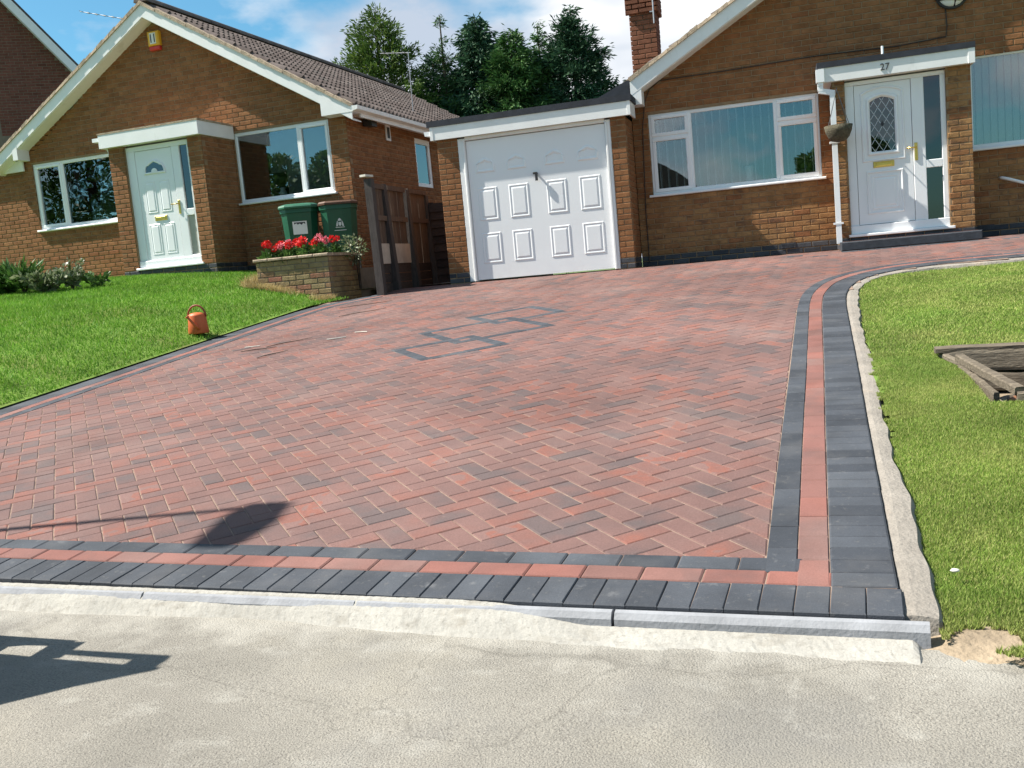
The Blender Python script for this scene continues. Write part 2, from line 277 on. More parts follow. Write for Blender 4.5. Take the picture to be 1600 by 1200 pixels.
def build(mb, name, mt, parent=None, anchor=None, smooth=False, kind=None):
    if parent is not None: anchor = ANCH[root_of(parent).name]
    if anchor is None:
        xs = np.array(mb.v); anchor = ((xs[:,0].min()+xs[:,0].max())/2, (xs[:,1].min()+xs[:,1].max())/2, xs[:,2].min())
    me = bpy.data.meshes.new(name)
    me.from_pydata([(p[0]-anchor[0], p[1]-anchor[1], p[2]-anchor[2]) for p in mb.v], [], mb.f)
    bm = bmesh.new(); bm.from_mesh(me); bmesh.ops.recalc_face_normals(bm, faces=bm.faces); bm.to_mesh(me); bm.free()
    me.materials.append(MATS[mt])
    if smooth:
        for p in me.polygons: p.use_smooth = True
    o = newobj(name, me, parent)
    if parent is None: o.location = anchor; ANCH[o.name] = anchor
    if kind: o['kind'] = kind
    return o
def thing(name, label, cat, anchor, rotz=0., group=None):
    o = bpy.data.objects.new(name, None); COL.objects.link(o); o.empty_display_size = .1
    c, s = math.cos(rotz), math.sin(rotz)
    o.location = (anchor[0]*c - anchor[1]*s, anchor[0]*s + anchor[1]*c, anchor[2]); o.rotation_euler = (0, 0, rotz)
    ANCH[o.name] = anchor; o['label'] = label; o['category'] = cat
    if group: o['group'] = group
    return o
def tag(o, label, cat, group=None):
    o['label'] = label; o['category'] = cat
    if group: o['group'] = group
    return o
def mesh_np(name, verts, faces_n, mt, parent=None, kind=None):
    """verts (N,3) float, uniform polygons of faces_n corners laid out in sequence"""
    me = bpy.data.meshes.new(name); n = len(verts); k = n//faces_n
    me.vertices.add(n); me.vertices.foreach_set('co', np.asarray(verts, np.float32).ravel())
    me.loops.add(n); me.loops.foreach_set('vertex_index', np.arange(n, dtype=np.int32))
    me.polygons.add(k); me.polygons.foreach_set('loop_start', np.arange(0, n, faces_n, dtype=np.int32))
    me.update(calc_edges=True); me.materials.append(MATS[mt])
    o = newobj(name, me, parent)
    if kind: o['kind'] = kind
    return o
# unit brick: x 0..1, y 0 (front) .. 1 (back), z 0..1, edges slightly rounded
def unit_brick():
    b = MB(); c = .03; d = .1
    b.add([(c,0,d),(1-c,0,d),(1-c,0,1-d),(c,0,1-d),(0,.3,0),(1,.3,0),(1,.3,1),(0,.3,1),(0,1,0),(1,1,0),(1,1,1),(0,1,1)],
          [(0,1,2,3),(4,5,1,0),(5,6,2,1),(6,7,3,2),(7,4,0,3),(8,9,5,4),(9,10,6,5),(10,11,7,6),(11,8,4,7)])
    return b
UB = unit_brick(); UBM = {}
def ub_mesh(mt):
    if mt not in UBM:
        me = bpy.data.meshes.new('brick'); me.from_pydata(UB.v, [], UB.f); me.materials.append(MATS[mt]); UBM[mt] = me
    return UBM[mt]
class Bricks:
    """collects bricks of one thing; the 300 that show largest become objects, the rest one joined part per wall"""
    def __init__(s, th): s.th = th; s.b = []
    def wall(s, part, o, ex, n, L, z0, z1, mt, openings=(), top=None, off=0, lo=None, plinth=None, depth=.024):
        """o: frame-coordinate start of the wall face, ex along, n outward; openings (a0,a1,z0,z1) along the wall; top(a): height limit"""
        o = Vector(o); ex = Vector(ex); n = Vector(n); c = 0; z = z0
        while z < z1 - .02:
            zt = min(z + .065, z1); zm = (z+zt)/2
            iv = [(0, L)]
            for a0, a1, b0, b1 in openings:
                if b0 < zm < b1:
                    iv2 = []
                    for p, q in iv:
                        if a1 <= p or a0 >= q: iv2.append((p, q)); continue
                        if a0 > p: iv2.append((p, a0))
                        if a1 < q: iv2.append((a1, q))
                    iv = iv2
            a = -.225 + ((c % 2)*.1125 + off) % .225
            while a < L:
                for p, q in iv:
                    x0 = max(a, p); x1 = min(a + .215, q)
                    if x1 - x0 > .03:
                        if top and (top(x0) < zt or top(x1) < zt): continue
                        j = random.uniform(-.0012, .0012)
                        pos = o + ex*x0 + n*(.001 + random.uniform(-.0015, .0015)); pos.z = z + j
                        m_ = mt
                        if plinth and zt < plinth + .01: m_ = 'brick_blue'
                        s.b.append((part, pos, ex*(x1-x0), -n*depth, zt-z, m_))
                a += .225
            z += .075; c += 1
    def done(s, rot=0., cap=300):
        c, sn = math.cos(rot), math.sin(rot); sc = []
        for i, (part, pos, ex, dp, h, m_) in enumerate(s.b):
            q = pos + ex*.5; wp = (q.x*c - q.y*sn, q.x*sn + q.y*c, q.z + h/2)
            x, y, d = pix(wp)
            ok = -20 < x < 1620 and -20 < y < 1220
            nx = -dp.normalized(); nw = Vector((nx.x*c - nx.y*sn, nx.x*sn + nx.y*c, 0)); face = nw.dot((EYE - Vector(wp)).normalized())
            sc.append((-(ex.length*h/d/d*max(face, 0)) if ok else 1, i))
        sc.sort(); pick = set(i for k, i in sc[:cap] if k < 0)
        A = Vector(ANCH[s.th.name]); rest = {}
        for i, (part, pos, ex, dp, h, m_) in enumerate(s.b):
            if i in pick:
                o = newobj('brick', ub_mesh(m_), part); l = pos - A
                o.matrix_local = Matrix(((ex.x, dp.x, 0, l.x), (ex.y, dp.y, 0, l.y), (0, 0, h, l.z), (0, 0, 0, 1)))
            else:
                mb = rest.setdefault((part.name, m_), (part, MB()))[1]
                mb.add([pos + ex*v[0] + dp*v[1] + Vector((0,0,h*v[2])) for v in UB.v], UB.f)
        for (pn, m_), (part, mb) in rest.items(): build(mb, 'brickwork', m_, part, kind='stuff')
def backing(th, name, o, ex, n, L, z0, z1, openings=(), top=None, mt='mortar', back=.10, apex=None):
    """mortar-coloured wall core, set 7 mm behind the brick faces, with real openings"""
    o = Vector(o); ex = Vector(ex); n = Vector(n); mb = MB()
    xs = sorted(set([0, L] + [min(max(v, 0), L) for q in openings for v in q[:2]]))
    zs = sorted(set([z0, z1] + [min(max(v, z0), z1) for q in openings for v in q[2:]]))
    for i in range(len(xs)-1):
        for k in range(len(zs)-1):
            xm = (xs[i]+xs[i+1])/2; zm = (zs[k]+zs[k+1])/2
            if any(q[0] < xm < q[1] and q[2] < zm < q[3] for q in openings): continue
            f = [o + ex*xs[i] - n*.007, o + ex*xs[i+1] - n*.007]; r = [o + ex*xs[i] - n*back, o + ex*xs[i+1] - n*back]
            P = []
            for q in (f[0], f[1], r[1], r[0]): P.append((q.x, q.y, zs[k]))
            for q in (f[0], f[1], r[1], r[0]): P.append((q.x, q.y, zs[k+1]))
            mb.add(P, [(0,3,2,1),(4,5,6,7),(0,1,5,4),(1,2,6,5),(2,3,7,6),(3,0,4,7)])
    if apex:       # triangle on top: (along, height)
        P = []
        for d in (.007, back):
            for a, z in ((0, z1), (L, z1), apex):
                q = o + ex*a - n*d; P.append((q.x, q.y, z))
        mb.add(P, [(0,1,2),(5,4,3),(0,3,4,1),(1,4,5,2),(2,5,3,0)])
    return build(mb, name, mt, th)
def window(th, x0, x1, z0, z1, y, lights, fw_=.06, sill=True, gl='window_glass', name='window', blinds=None, sillext=.04, room=True):
    """upvc window in a wall facing -y; y = frame face; lights: list of (x0,x1,z0,z1) sashes"""
    fr = MB()
    fr.bbox(x0, x1, y, y+.07, z1-fw_*.7, z1, .006); fr.bbox(x0, x1, y, y+.07, z0, z0+fw_*.7, .006)
    fr.bbox(x0, x0+fw_*.7, y+.001, y+.07, z0+fw_*.7, z1-fw_*.7, .006); fr.bbox(x1-fw_*.7, x1, y+.001, y+.07, z0+fw_*.7, z1-fw_*.7, .006)
    win = build(fr, name, 'upvc', th)
    for (a0, a1, b0, b1, sash) in lights:
        t = .05 if sash else .022; py = y - (.012 if sash else -.004)
        f = MB(); f.bbox(a0, a1, py, y+.06, b1-t, b1, .006); f.bbox(a0, a1, py, y+.06, b0, b0+t, .006)
        f.bbox(a0, a0+t, py+.0015, y+.06, b0+t, b1-t, .006); f.bbox(a1-t, a1, py+.0015, y+.06, b0+t, b1-t, .006)
        build(f, 'sash' if sash else 'glazing_bead', 'upvc', win)
        g = MB(); g.box(a0+t-.004, a1-t+.004, y+.022, y+.030, b0+t-.004, b1-t+.004); build(g, 'pane', gl, win)
    if sill:
        s_ = MB(); s_.bbox(x0-sillext, x1+sillext, y-.085, y+.05, z0-.035, z0-.002, .008); build(s_, 'sill', 'upvc', win)
    if blinds == 'vertical':
        n = int((x1-x0-.1)/.085)
        for i in range(n):
            b = MB(); xx = x0+.08+i*.085; b.beam((xx, y+.16, z0+.1), (xx, y+.16, z1-.06), .012, .085, (.92, .38, 0)); build(b, 'blind_slat', 'blind', win)
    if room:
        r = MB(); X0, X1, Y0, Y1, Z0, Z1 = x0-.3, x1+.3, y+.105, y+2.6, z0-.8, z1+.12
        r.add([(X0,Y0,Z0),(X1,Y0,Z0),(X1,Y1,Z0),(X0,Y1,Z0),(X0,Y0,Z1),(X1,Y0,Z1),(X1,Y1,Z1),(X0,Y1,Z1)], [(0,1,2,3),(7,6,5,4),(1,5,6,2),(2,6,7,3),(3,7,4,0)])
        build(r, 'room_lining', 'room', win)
    return win
# ------------------------------------------------------------------ terrain
def zd(y): return .0912*(min(y, 13.25)-2.9) if y > 2.9 else .0
def lawn_l(x, y):
    d = max(0, -6.35-x); return .0912*(min(max(y, 2.6), 13.6)-2.9) + .045 + .58*(1-math.exp(-d/1.7))
def kerb_y(x): return 2.843 - .0725*x      # front line of the paving
def sheet(name, xs, ys, zf, mt, mask=None, kind='structure', parent=None):
    mb = MB(); idx = {}
    for j, y in enumerate(ys):
        for i, x in enumerate(xs): idx[i, j] = len(mb.v); mb.v.append((x, y, zf(x, y)))
    for j in range(len(ys)-1):
        for i in range(len(xs)-1):
            if mask is None or mask((xs[i]+xs[i+1])/2, (ys[j]+ys[j+1])/2): mb.f.append((idx[i,j], idx[i+1,j], idx[i+1,j+1], idx[i,j+1]))
    o = build(mb, name, mt, parent, anchor=(0,0,0), smooth=True)
    if kind and not parent: o['kind'] = kind
    return o
def cr_curve(pts, step=.05):
    P = [Vector((*p, 0)) for p in pts]; P = [2*P[0]-P[1]] + P + [2*P[-1]-P[-2]]; out = []
    for i in range(1, len(P)-2):
        n = max(2, int((P[i+1]-P[i]).length/step))
        for k in range(n):
            t = k/n; a, b, c, d = P[i-1:i+3]
            out.append(.5*((2*b) + (c-a)*t + (2*a-5*b+4*c-d)*t*t + (3*b-a-3*c+d)*t**3))
    out.append(P[-2]); return out
class Curve:
    def __init__(s, pts):
        s.p = cr_curve(pts); s.s = [0]
        for a, b in zip(s.p, s.p[1:]): s.s.append(s.s[-1] + (b-a).length)
        s.len = s.s[-1]
    def at(s, t, off=0):
        i = min(max(np.searchsorted(s.s, t)-1, 0), len(s.p)-2)
        a, b = s.p[i], s.p[i+1]; d = (b-a).normalized(); f = (t-s.s[i])/max(s.s[i+1]-s.s[i], 1e-9)
        q = a + (b-a)*f
        i0 = max(i-1, 0); i1 = min(i+2, len(s.p)-1); d = (s.p[i1]-s.p[i0]).normalized()
        return (q.x - d.y*off, q.y + d.x*off)
RIGHT = Curve([(.272, kerb_y(.272)), (.34, 4.8), (.392, 6.2), (.44, 7.6), (.49, 8.9), (.56, 9.62), (.72, 10.25), (1.02, 10.70), (1.45, 10.94), (2.1, 11.02), (3.2, 11.04), (5.0, 11.05)])
LEFT = Curve([(-6.27, kerb_y(-6.27)), (-6.27, 5.5), (-6.27, 8), (-6.27, 10.6), (-6.24, 11.5), (-6.12, 12.05), (-5.86, 12.45), (-5.62, 12.75)])
def lawn_r(x, y): return zd(y) - .012 + .02*math.sin(x*2.1+1)*math.sin(y*1.3)
# ground reaching the horizon
def gz(x, y):
    if y < 13.3: z = -.35
    else: z = .55
    return z if abs(x) < 60 and abs(y) < 60 else z-.3
sheet('ground', [-1500,-400,-100,-30,30,100,400,1500], [-1500,-400,-100,-20,13.2,14.4,40,100,400,1500], gz, 'ground')
# footway (tarmac) in front
def tz(x, y): return -.068 - .018*max(0, kerb_y(x)-.2-y) + .004*math.sin(x*1.7)*math.sin(y*2.3)
xs = list(np.arange(-14, 14.01, .25)); sheet('footway', xs, list(np.arange(-1.6, 3.55, .15)), lambda x, y: tz(x, y) - max(0, y-kerb_y(x)+.06)*.5, 'tarmac', mask=lambda x, y: y < kerb_y(x) + .05)
sheet('road', [-60,-20,20,60], [-9,-6,-3,-1.6], lambda x, y: -.22, 'tarmac')
# road kerb stones
for i in range(22):
    k = MB(); x0 = -10+i*.915; k.bbox(x0, x0+.905, -1.72, -1.6, -.30, -.10, .015); o = build(k, 'kerb_stone', 'edging'); o['kind'] = 'structure'
# lawns
sheet('lawn', list(np.arange(-16, -6.2, .2)) + [-6.28], list(np.arange(2.4, 14.9, .2)), lambda x, y: lawn_l(x, y) - .03, 'lawn_base', mask=lambda x, y: y > kerb_y(x)-.1)
def r_out(y):
    for a, b in zip(RIGHT.p, RIGHT.p[1:]):
        if a.y <= y <= b.y: return a.x + (b.x-a.x)*(y-a.y)/max(b.y-a.y, 1e-6)
    return None
def in_lawn_r(x, y, gap=.12):
    """inside the right-hand lawn (right of / below the curved edge)"""
    if y < 2.55: return False
    t = np.array([(p.x, p.y) for p in RIGHT.p[::2]]); d = np.hypot(t[:,0]-x, t[:,1]-y); i = int(d.argmin()); j = min(i, len(t)-2)
    dx, dy = t[j+1]-t[j]; side = dx*(y-t[i,1]) - dy*(x-t[i,0])
    return side < 0 and d[i] > gap
HOLE = (.94, 2.4, 5.28, 6.43)     # inspection pit in the right-hand lawn
def in_hole(x, y, g=0): return HOLE[0]-g < x < HOLE[1]+g and HOLE[2]-g < y < HOLE[3]+g
sheet('lawn', list(np.arange(.26, 6.0, .05)), list(np.arange(2.56, 11.1, .06)), lambda x, y: lawn_r(x, y) - .02, 'lawn_base', mask=lambda x, y: in_lawn_r(x, y, .10) and not in_hole(x, y, .02) and y > 2.93)
def soil_z(x, y):
    n_ = .007*math.sin(x*6+2)*math.sin(y*7+1) + .003*math.sin(x*17+y*13) + .0018*math.sin(x*41-y*37) + .001*math.sin(x*83+y*61)
    return -.112 + .16*max(0, min(y, 2.80)-2.36) + n_ - .25*max(0, .40-x)
sheet('bare_soil', list(np.arange(.24, 2.4, .016)), list(np.arange(2.40, 3.0, .016)), soil_z, 'soil')
# ------------------------------------------------------------------ driveway of block paving
drive = thing('driveway', 'red brindle herringbone block driveway with charcoal and red border', 'driveway', (-2.8, 3.0, 0)); drive['kind'] = 'structure'
del drive['category']; del drive['label']
ANG = math.radians(40.5); CA, SA = math.cos(ANG), math.sin(ANG); PT = .1022
OX, OY = -2.80, 8.78          # lattice origin = centre of the middle decorative square
def lat(i, j): return (OX + PT*(i*CA - j*SA), OY + PT*(i*SA + j*CA))
def clip(poly, nx, ny, c):
    out = []
    for k in range(len(poly)):
        p, q = poly[k], poly[(k+1) % len(poly)]; dp = nx*p[0]+ny*p[1]-c; dq = nx*q[0]+ny*q[1]-c
        if dp >= 0: out.append(p)
        if (dp >= 0) != (dq >= 0):
            t = dp/(dp-dq); out.append((p[0]+(q[0]-p[0])*t, p[1]+(q[1]-p[1])*t))
    return out
def poly_block(mb, poly, dz=0, joint=.003, ch=.005):
    cx = sum(p[0] for p in poly)/len(poly); cy = sum(p[1] for p in poly)/len(poly); n = len(poly)
    tx, ty = random.uniform(-.004, .004), random.uniform(-.004, .004); h = random.uniform(-.0012, .0012) + dz
    def ins(d):
        r = []
        for p in poly:
            l = math.hypot(p[0]-cx, p[1]-cy); s_ = max(.2, 1 - d*1.5/max(l, .02)); r.append((cx+(p[0]-cx)*s_, cy+(p[1]-cy)*s_))
        return r
    V = []
    for d, dd in ((joint/2+ch, 0), (joint/2, -ch*.8), (joint/2, -.03)):
        for p in ins(d): V.append((p[0], p[1], zd(p[1]) + h + dd + tx*(p[0]-cx) + ty*(p[1]-cy)))
    mb.add(V, [tuple(range(n))] + [(n+i, n+(i+1) % n, (i+1) % n, i) for i in range(n)] + [(2*n+i, 2*n+(i+1) % n, n+(i+1) % n, n+i) for i in range(n)])
def rect_poly(i, j, wi, wj): return [lat(i, j), lat(i+wi, j), lat(i+wi, j+wj), lat(i, j+wj)]
# decorative squares: three 8-cell outlines stepping along the diagonal
sq = set()
for k in (-1, 0, 1):
    n_ = 10 if k == 0 else 8; a = b = -5 if k == 0 else (-10 if k < 0 else 2)
    for t in range(n_):
        for c in ((a+t, b), (a+t, b+n_-1), (a, b+t), (a+n_-1, b+t)): sq.add(c)
def allowed(x, y):
    if y < kerb_y(x) + .40 - .07: return False
    if x < -5.45 and y > 12.2: return x > -5.5 and y < 14.6
    lim = 13.372 if -4.76 < x < -1.98 else (14.03 if x > -2.0 else 14.8)
    if .66 < x < 2.36 and y > 13.06: return False
    if x < -5.93 or y > lim or x > 4.5: return False
    d = None
    if y > 8.2 or x > -.3:
        t = np.array([(p.x, p.y) for p in RIGHT.p[::3]]); dd = np.hypot(t[:,0]-x, t[:,1]-y); i = int(dd.argmin()); j = min(i, len(t)-2)
        dx, dy = t[j+1]-t[j]
        if dx*(y-t[i,1]) - dy*(x-t[i,0]) < 0 or dd[i] < .40 - .06: return False
    return True
cand = []; R = 110
FRONT_N = Vector((.0725, 1)).normalized(); FC = FRONT_N.x*0 + FRONT_N.y*(2.843) + .4045
RN = Vector((-1, .0345)).normalized()
for i in range(-R, R):
    for j in range(-R, R):
        md = (i-j) % 4
        if md == 0: cells = [(i,j),(i+1,j)]; wi, wj = 2, 1
        elif md == 3: cells = [(i,j),(i,j+1)]; wi, wj = 1, 2
        else: continue
        c = lat(i+wi/2, j+wj/2)
        if not (-7 < c[0] < 4.7 and 2.9 < c[1] < 15): continue
        hit = [q in sq for q in cells]
        if all(hit): continue
        pc = rect_poly(i, j, wi, wj); full = True
        if any(hit):
            q = cells[0] if hit[1] else cells[1]; pc = rect_poly(q[0], q[1], 1, 1); full = False; c = lat(q[0]+.5, q[1]+.5)
        po = clip(pc, FRONT_N.x, FRONT_N.y, FC) if c[1] < 4.2 else pc
        if po and c[1] < 11.4: po = clip(po, 1, 0, -5.868)
        if po and c[1] < 8.6 and c[0] > -1: po = clip(po, RN.x, RN.y, RN.x*(.272-.4045) + RN.y*2.843)
        if len(po) < 3: continue
        cx = sum(p[0] for p in po)/len(po); cy = sum(p[1] for p in po)/len(po)
        if not allowed(cx, cy): continue
        ar = abs(sum(po[k][0]*po[(k+1) % len(po)][1] - po[(k+1) % len(po)][0]*po[k][1] for k in range(len(po))))/2
        if ar < .0004: continue
        x, y, d = pix((cx, cy, zd(cy))); full = full and len(po) == 4 and ar > .0204
        cand.append((ar/d**3 if (-10 < x < 1610 and y < 1210) else 0, full, po, md, (cx, cy)))
cand.sort(key=lambda t: -t[0])
# a shared mesh for whole blocks
def block_mesh(name, lx, ly, mt, ch=.005, j=.003):
    b = MB(); V = []
    for d, z in ((j/2+ch, 0), (j/2, -ch*.8), (j/2, -.03)):
        x, y = lx/2-d, ly/2-d; V += [(-x,-y,z),(x,-y,z),(x,y,z),(-x,y,z)]
    b.add(V, [(0,1,2,3),(4,5,1,0),(5,6,2,1),(6,7,3,2),(7,4,0,3),(8,9,5,4),(9,10,6,5),(10,11,7,6),(11,8,4,7)])
    me = bpy.data.meshes.new(name); me.from_pydata(b.v, [], b.f); me.materials.append(MATS[mt]); return me
SL = math.atan(.0912)
def put_block(me, name, cx, cy, ang, dz=0):
    o = newobj(name, me, drive); A = ANCH[drive.name]
    sl = SL if 2.9 < cy < 13.25 else 0
    mt_ = Matrix.Translation((cx-A[0], cy-A[1], zd(cy)+dz+random.uniform(-.0012, .0012)-A[2])) @ Matrix.Rotation(sl + random.uniform(-.003, .003), 4, 'X') @ Matrix.Rotation(ang, 4, 'Z')
    o.matrix_local = mt_; return o
bmH = block_mesh('paving_block', 2*PT, PT, 'paver'); nobj = 0; rest = MB()
for score, full, po, md, c in cand:
    if full and nobj < 300 and score > 0:
        put_block(bmH, 'paving_block', c[0], c[1], ANG + (math.pi/2 if md == 3 else 0)); nobj += 1
    else: poly_block(rest, po)
build(rest, 'paving', 'paver', drive, kind='stuff')
# charcoal outlines of the squares, laid as two-cell blocks
done = set()
for k in (-1, 0, 1):
    n_ = 10 if k == 0 else 8; a = b = -5 if k == 0 else (-10 if k < 0 else 2)
    runs = [[(a+t, b) for t in range(n_)], [(a+n_-1, b+t) for t in range(1, n_)], [(a+t, b+n_-1) for t in range(n_-1)], [(a, b+t) for t in range(1, n_-1)]]
    for run in runs:
        t = 0
        while t < len(run):
            c = run[t]
            if c in done: t += 1; continue
            mb = MB()
            if t+1 < len(run) and run[t+1] not in done:
                d = run[t+1]; i0, j0 = min(c[0], d[0]), min(c[1], d[1]); poly_block(mb, rect_poly(i0, j0, abs(c[0]-d[0])+1, abs(c[1]-d[1])+1), .001); done |= {c, d}; t += 2
            else: poly_block(mb, rect_poly(c[0], c[1], 1, 1), .001); done.add(c); t += 1
            build(mb, 'inlay_block', 'paver_charcoal', drive)
# border rows
def front_pt(x, off): return (x + FRONT_N.x*off, kerb_y(x) + FRONT_N.y*off)
def border_poly(name, po, mt, objs):
    cx = sum(p[0] for p in po)/len(po); cy = sum(p[1] for p in po)/len(po); x, y, d = pix((cx, cy, zd(cy)))
    a = abs((po[1][0]-po[0][0])*(po[3][1]-po[0][1]) - (po[3][0]-po[0][0])*(po[1][1]-po[0][1]))
    objs.append((a/d**3 if (-20 < x < 1620 and y < 1220) else 0, po, mt))
objs = []
xr = .272; x = xr
while x > -6.4:
    border_poly('s', [front_pt(x-PT, 0), front_pt(x, 0), front_pt(x, .2), front_pt(x-PT, .2)], 'paver_charcoal', objs); x -= PT
x = xr - .2005
while x > -6.3:
    border_poly('s', [front_pt(x-2*PT, .2), front_pt(x, .2), front_pt(x, .302), front_pt(x-2*PT, .302)], 'paver_red', objs); x -= 2*PT
x = xr - .2995
while x > -6.3:
    border_poly('s', [front_pt(x-2*PT, .302), front_pt(x, .302), front_pt(x, .404), front_pt(x-2*PT, .404)], 'paver_charcoal', objs); x -= 2*PT
def side(curve, s0, o0, o1, step, mt, sgn):
    t = s0
    while t + step < curve.len:
        q = [curve.at(t, sgn*o0), curve.at(t+step, sgn*o0), curve.at(t+step, sgn*o1), curve.at(t, sgn*o1)]
        border_poly('b', q if sgn < 0 else q, mt, objs); t += step
side(RIGHT, .205, .0, .2, PT, 'paver_charcoal', 1); side(RIGHT, .205, .2, .302, 2*PT, 'paver_red', 1); side(RIGHT, .307, .302, .404, 2*PT, 'paver_charcoal', 1)
side(LEFT, .205, .0, .2, PT, 'paver_charcoal', -1); side(LEFT, .205, .2, .302, 2*PT, 'paver_red', -1); side(LEFT, .307, .302, .404, 2*PT, 'paver_charcoal', -1)
# blocks against the porch step
for i in range(8): objs.append((.0004, [(.69+i*.2, 12.95), (.89+i*.2, 12.95), (.89+i*.2, 13.05), (.69+i*.2, 13.05)], 'paver_charcoal'))
for cx, cy in ((.42, 12.75), (.12, 13.0), (2.62, 12.9), (2.9, 12.7)): objs.append((.0004, [(cx-.1, cy-.05), (cx+.1, cy-.05), (cx+.1, cy+.05), (cx-.1, cy+.05)], 'paver_charcoal'))
objs.sort(key=lambda t: -t[0]); nb = 0; restb = {}
for sc, po, mt in objs:
    if nb < 300 and sc > 0:
        mb = MB(); poly_block(mb, po, .0025); build(mb, 'border_block', mt, drive); nb += 1
    else: poly_block(restb.setdefault(mt, MB()), po, .0025)
for mt, mb in restb.items(): build(mb, 'border_paving', mt, drive, kind='stuff')
# sand bed showing in the joints
xs = list(np.arange(-6.6, 5.1, .3)); ys = list(np.arange(2.7, 15.2, .15))
def bed_ok(x, y):
    if y < kerb_y(x)+.13 or x < -6.2: return False
    if x > .2 and y < 9: return False
    if x < -5.5 and y > 12.3: return False
    t = np.array([(p.x, p.y) for p in RIGHT.p[::4]]); dd = np.hypot(t[:,0]-x, t[:,1]-y); i = int(dd.argmin()); j = min(i, len(t)-2)
    dx, dy = t[j+1]-t[j]; return not (dx*(y-t[i,1]) - dy*(x-t[i,0]) < 0)
bed = sheet('joint_sand', list(np.arange(-6.6, 5.1, .1)), ys, lambda x, y: zd(y)-.004, 'joint_sand', mask=bed_ok, kind=None)
bed.parent = drive; bed.location = tuple(-a for a in ANCH[drive.name])
bs_ = MB(); xs_ = np.arange(-6.3, .26, .2)
for a_, b_ in zip(xs_, xs_[1:]): bs_.add([(*front_pt(a_, .006), -.0035), (*front_pt(b_, .006), -.0035), (*front_pt(b_, .42), zd(front_pt(b_, .42)[1])-.0045), (*front_pt(a_, .42), zd(front_pt(a_, .42)[1])-.0045)], [(0,1,2,3)])
for cv, sg_ in ((RIGHT, 1), (LEFT, -1)):
    ss_ = np.arange(.1, cv.len-.1, .12)
    for a_, b_ in zip(ss_, ss_[1:]):
        q = [cv.at(a_, sg_*.006), cv.at(b_, sg_*.006), cv.at(b_, sg_*.42), cv.at(a_, sg_*.42)]; bs_.add([(p[0], p[1], zd(p[1])-.0032) for p in q], [(0,1,2,3)])
build(bs_, 'border_sand', 'joint_sand', drive, kind='stuff')
# front edging stones, concrete haunching
for i in range(8):
    x1 = .335 - i*.915; x0 = x1 - .905
    k = MB(); P0, P1 = front_pt(x0, -.003), front_pt(x1, -.003); Q0, Q1 = front_pt(x0, -.052), front_pt(x1, -.052)
    prof = [(-.003, -.012), (-.02, -.006), (-.036, -.010), (-.050, -.028), (-.052, -.09), (-.003, -.09)]
    V = [(*front_pt(x0, o_), z) for o_, z in prof] + [(*front_pt(x1, o_), z) for o_, z in prof]; n = len(prof)
    k.add(V, [tuple(range(n)), tuple(range(n, 2*n))[::-1]] + [(q, (q+1) % n, n+(q+1) % n, n+q) for q in range(n)])
    build(k, 'edging_stone', 'edging')['kind'] = 'structure'
def strip(name, cs, offs, zf, mt, rough=0.):
    """lengthwise strip: cs list of base points+normals at offsets"""
    mb = MB(); n = len(offs)
    for s_i, f in enumerate(cs):
        for k, o_ in enumerate(offs):
            j = rough*(random.uniform(-1, 1)) if k in (0, n-1) else 0
            p = f(o_ + (j if k == n-1 else 0)); mb.v.append((p[0], p[1], zf(p, k) + random.uniform(-.001, .001)))
    for s_i in range(len(cs)-1):
        for k in range(n-1): b = s_i*n+k; mb.f.append((b, b+1, b+n+1, b+n))
    o = build(mb, name, mt, smooth=False); o['kind'] = 'structure'; return o
def GS(x): t = min(1, max(0, (x+1.1+.06*math.sin(x*9))/.5)); return t*t*(3-2*t)
xs = np.arange(-8, .36, .014)
strip('concrete_haunch', [(lambda o_, x=x: front_pt(x, -.004 - .046*GS(x) - o_*(.80 + .10*math.sin(x*1.3+1.6) + .05*math.sin(x*4.1) + .03*math.sin(x*11)))) for x in xs], [0, .02, .05, .085, .11, .135, .16], lambda p, k: [-.050 + .051*(1-GS(p[0])), -.053 + .050*(1-GS(p[0])), -.056 + .036*(1-GS(p[0])), -.060 + .022*(1-GS(p[0])), -.064 + .010*(1-GS(p[0])), -.069, -.080][k] + (.003*math.sin(p[0]*7+p[1]*30) + .0016*math.sin(p[0]*23) + .0012*math.sin(p[0]*67+p[1]*90))*(k > 2) - .07*max(0, min(1, (p[0]-.29)/.06)), 'concrete_pale', .004)
strip('concrete_haunch', [(lambda o_, s_=s_: RIGHT.at(s_, -(.002 + o_*(.95 + .12*math.sin(s_*2.3) + .07*math.sin(s_*7.1) + .05*math.sin(s_*19))))) for s_ in np.arange(-.0, RIGHT.len-.1, .03)], [0, .03, .06, .09, .112], lambda p, k: zd(p[1]) + [-.010, -.008, -.012, -.018, -.06][k] - (.09 if p[1] < 2.85 else 0), 'concrete', .003)
strip('concrete_haunch', [(lambda o_, s_=s_: LEFT.at(s_, (.002 + o_*(1 + .25*math.sin(s_*2.3))))) for s_ in np.arange(.0, LEFT.len-.25, .05)], [0, .02, .035, .05, .06], lambda p, k: zd(p[1]) + [-.006, -.004, -.006, -.012, -.04][k], 'concrete_pale', .004)
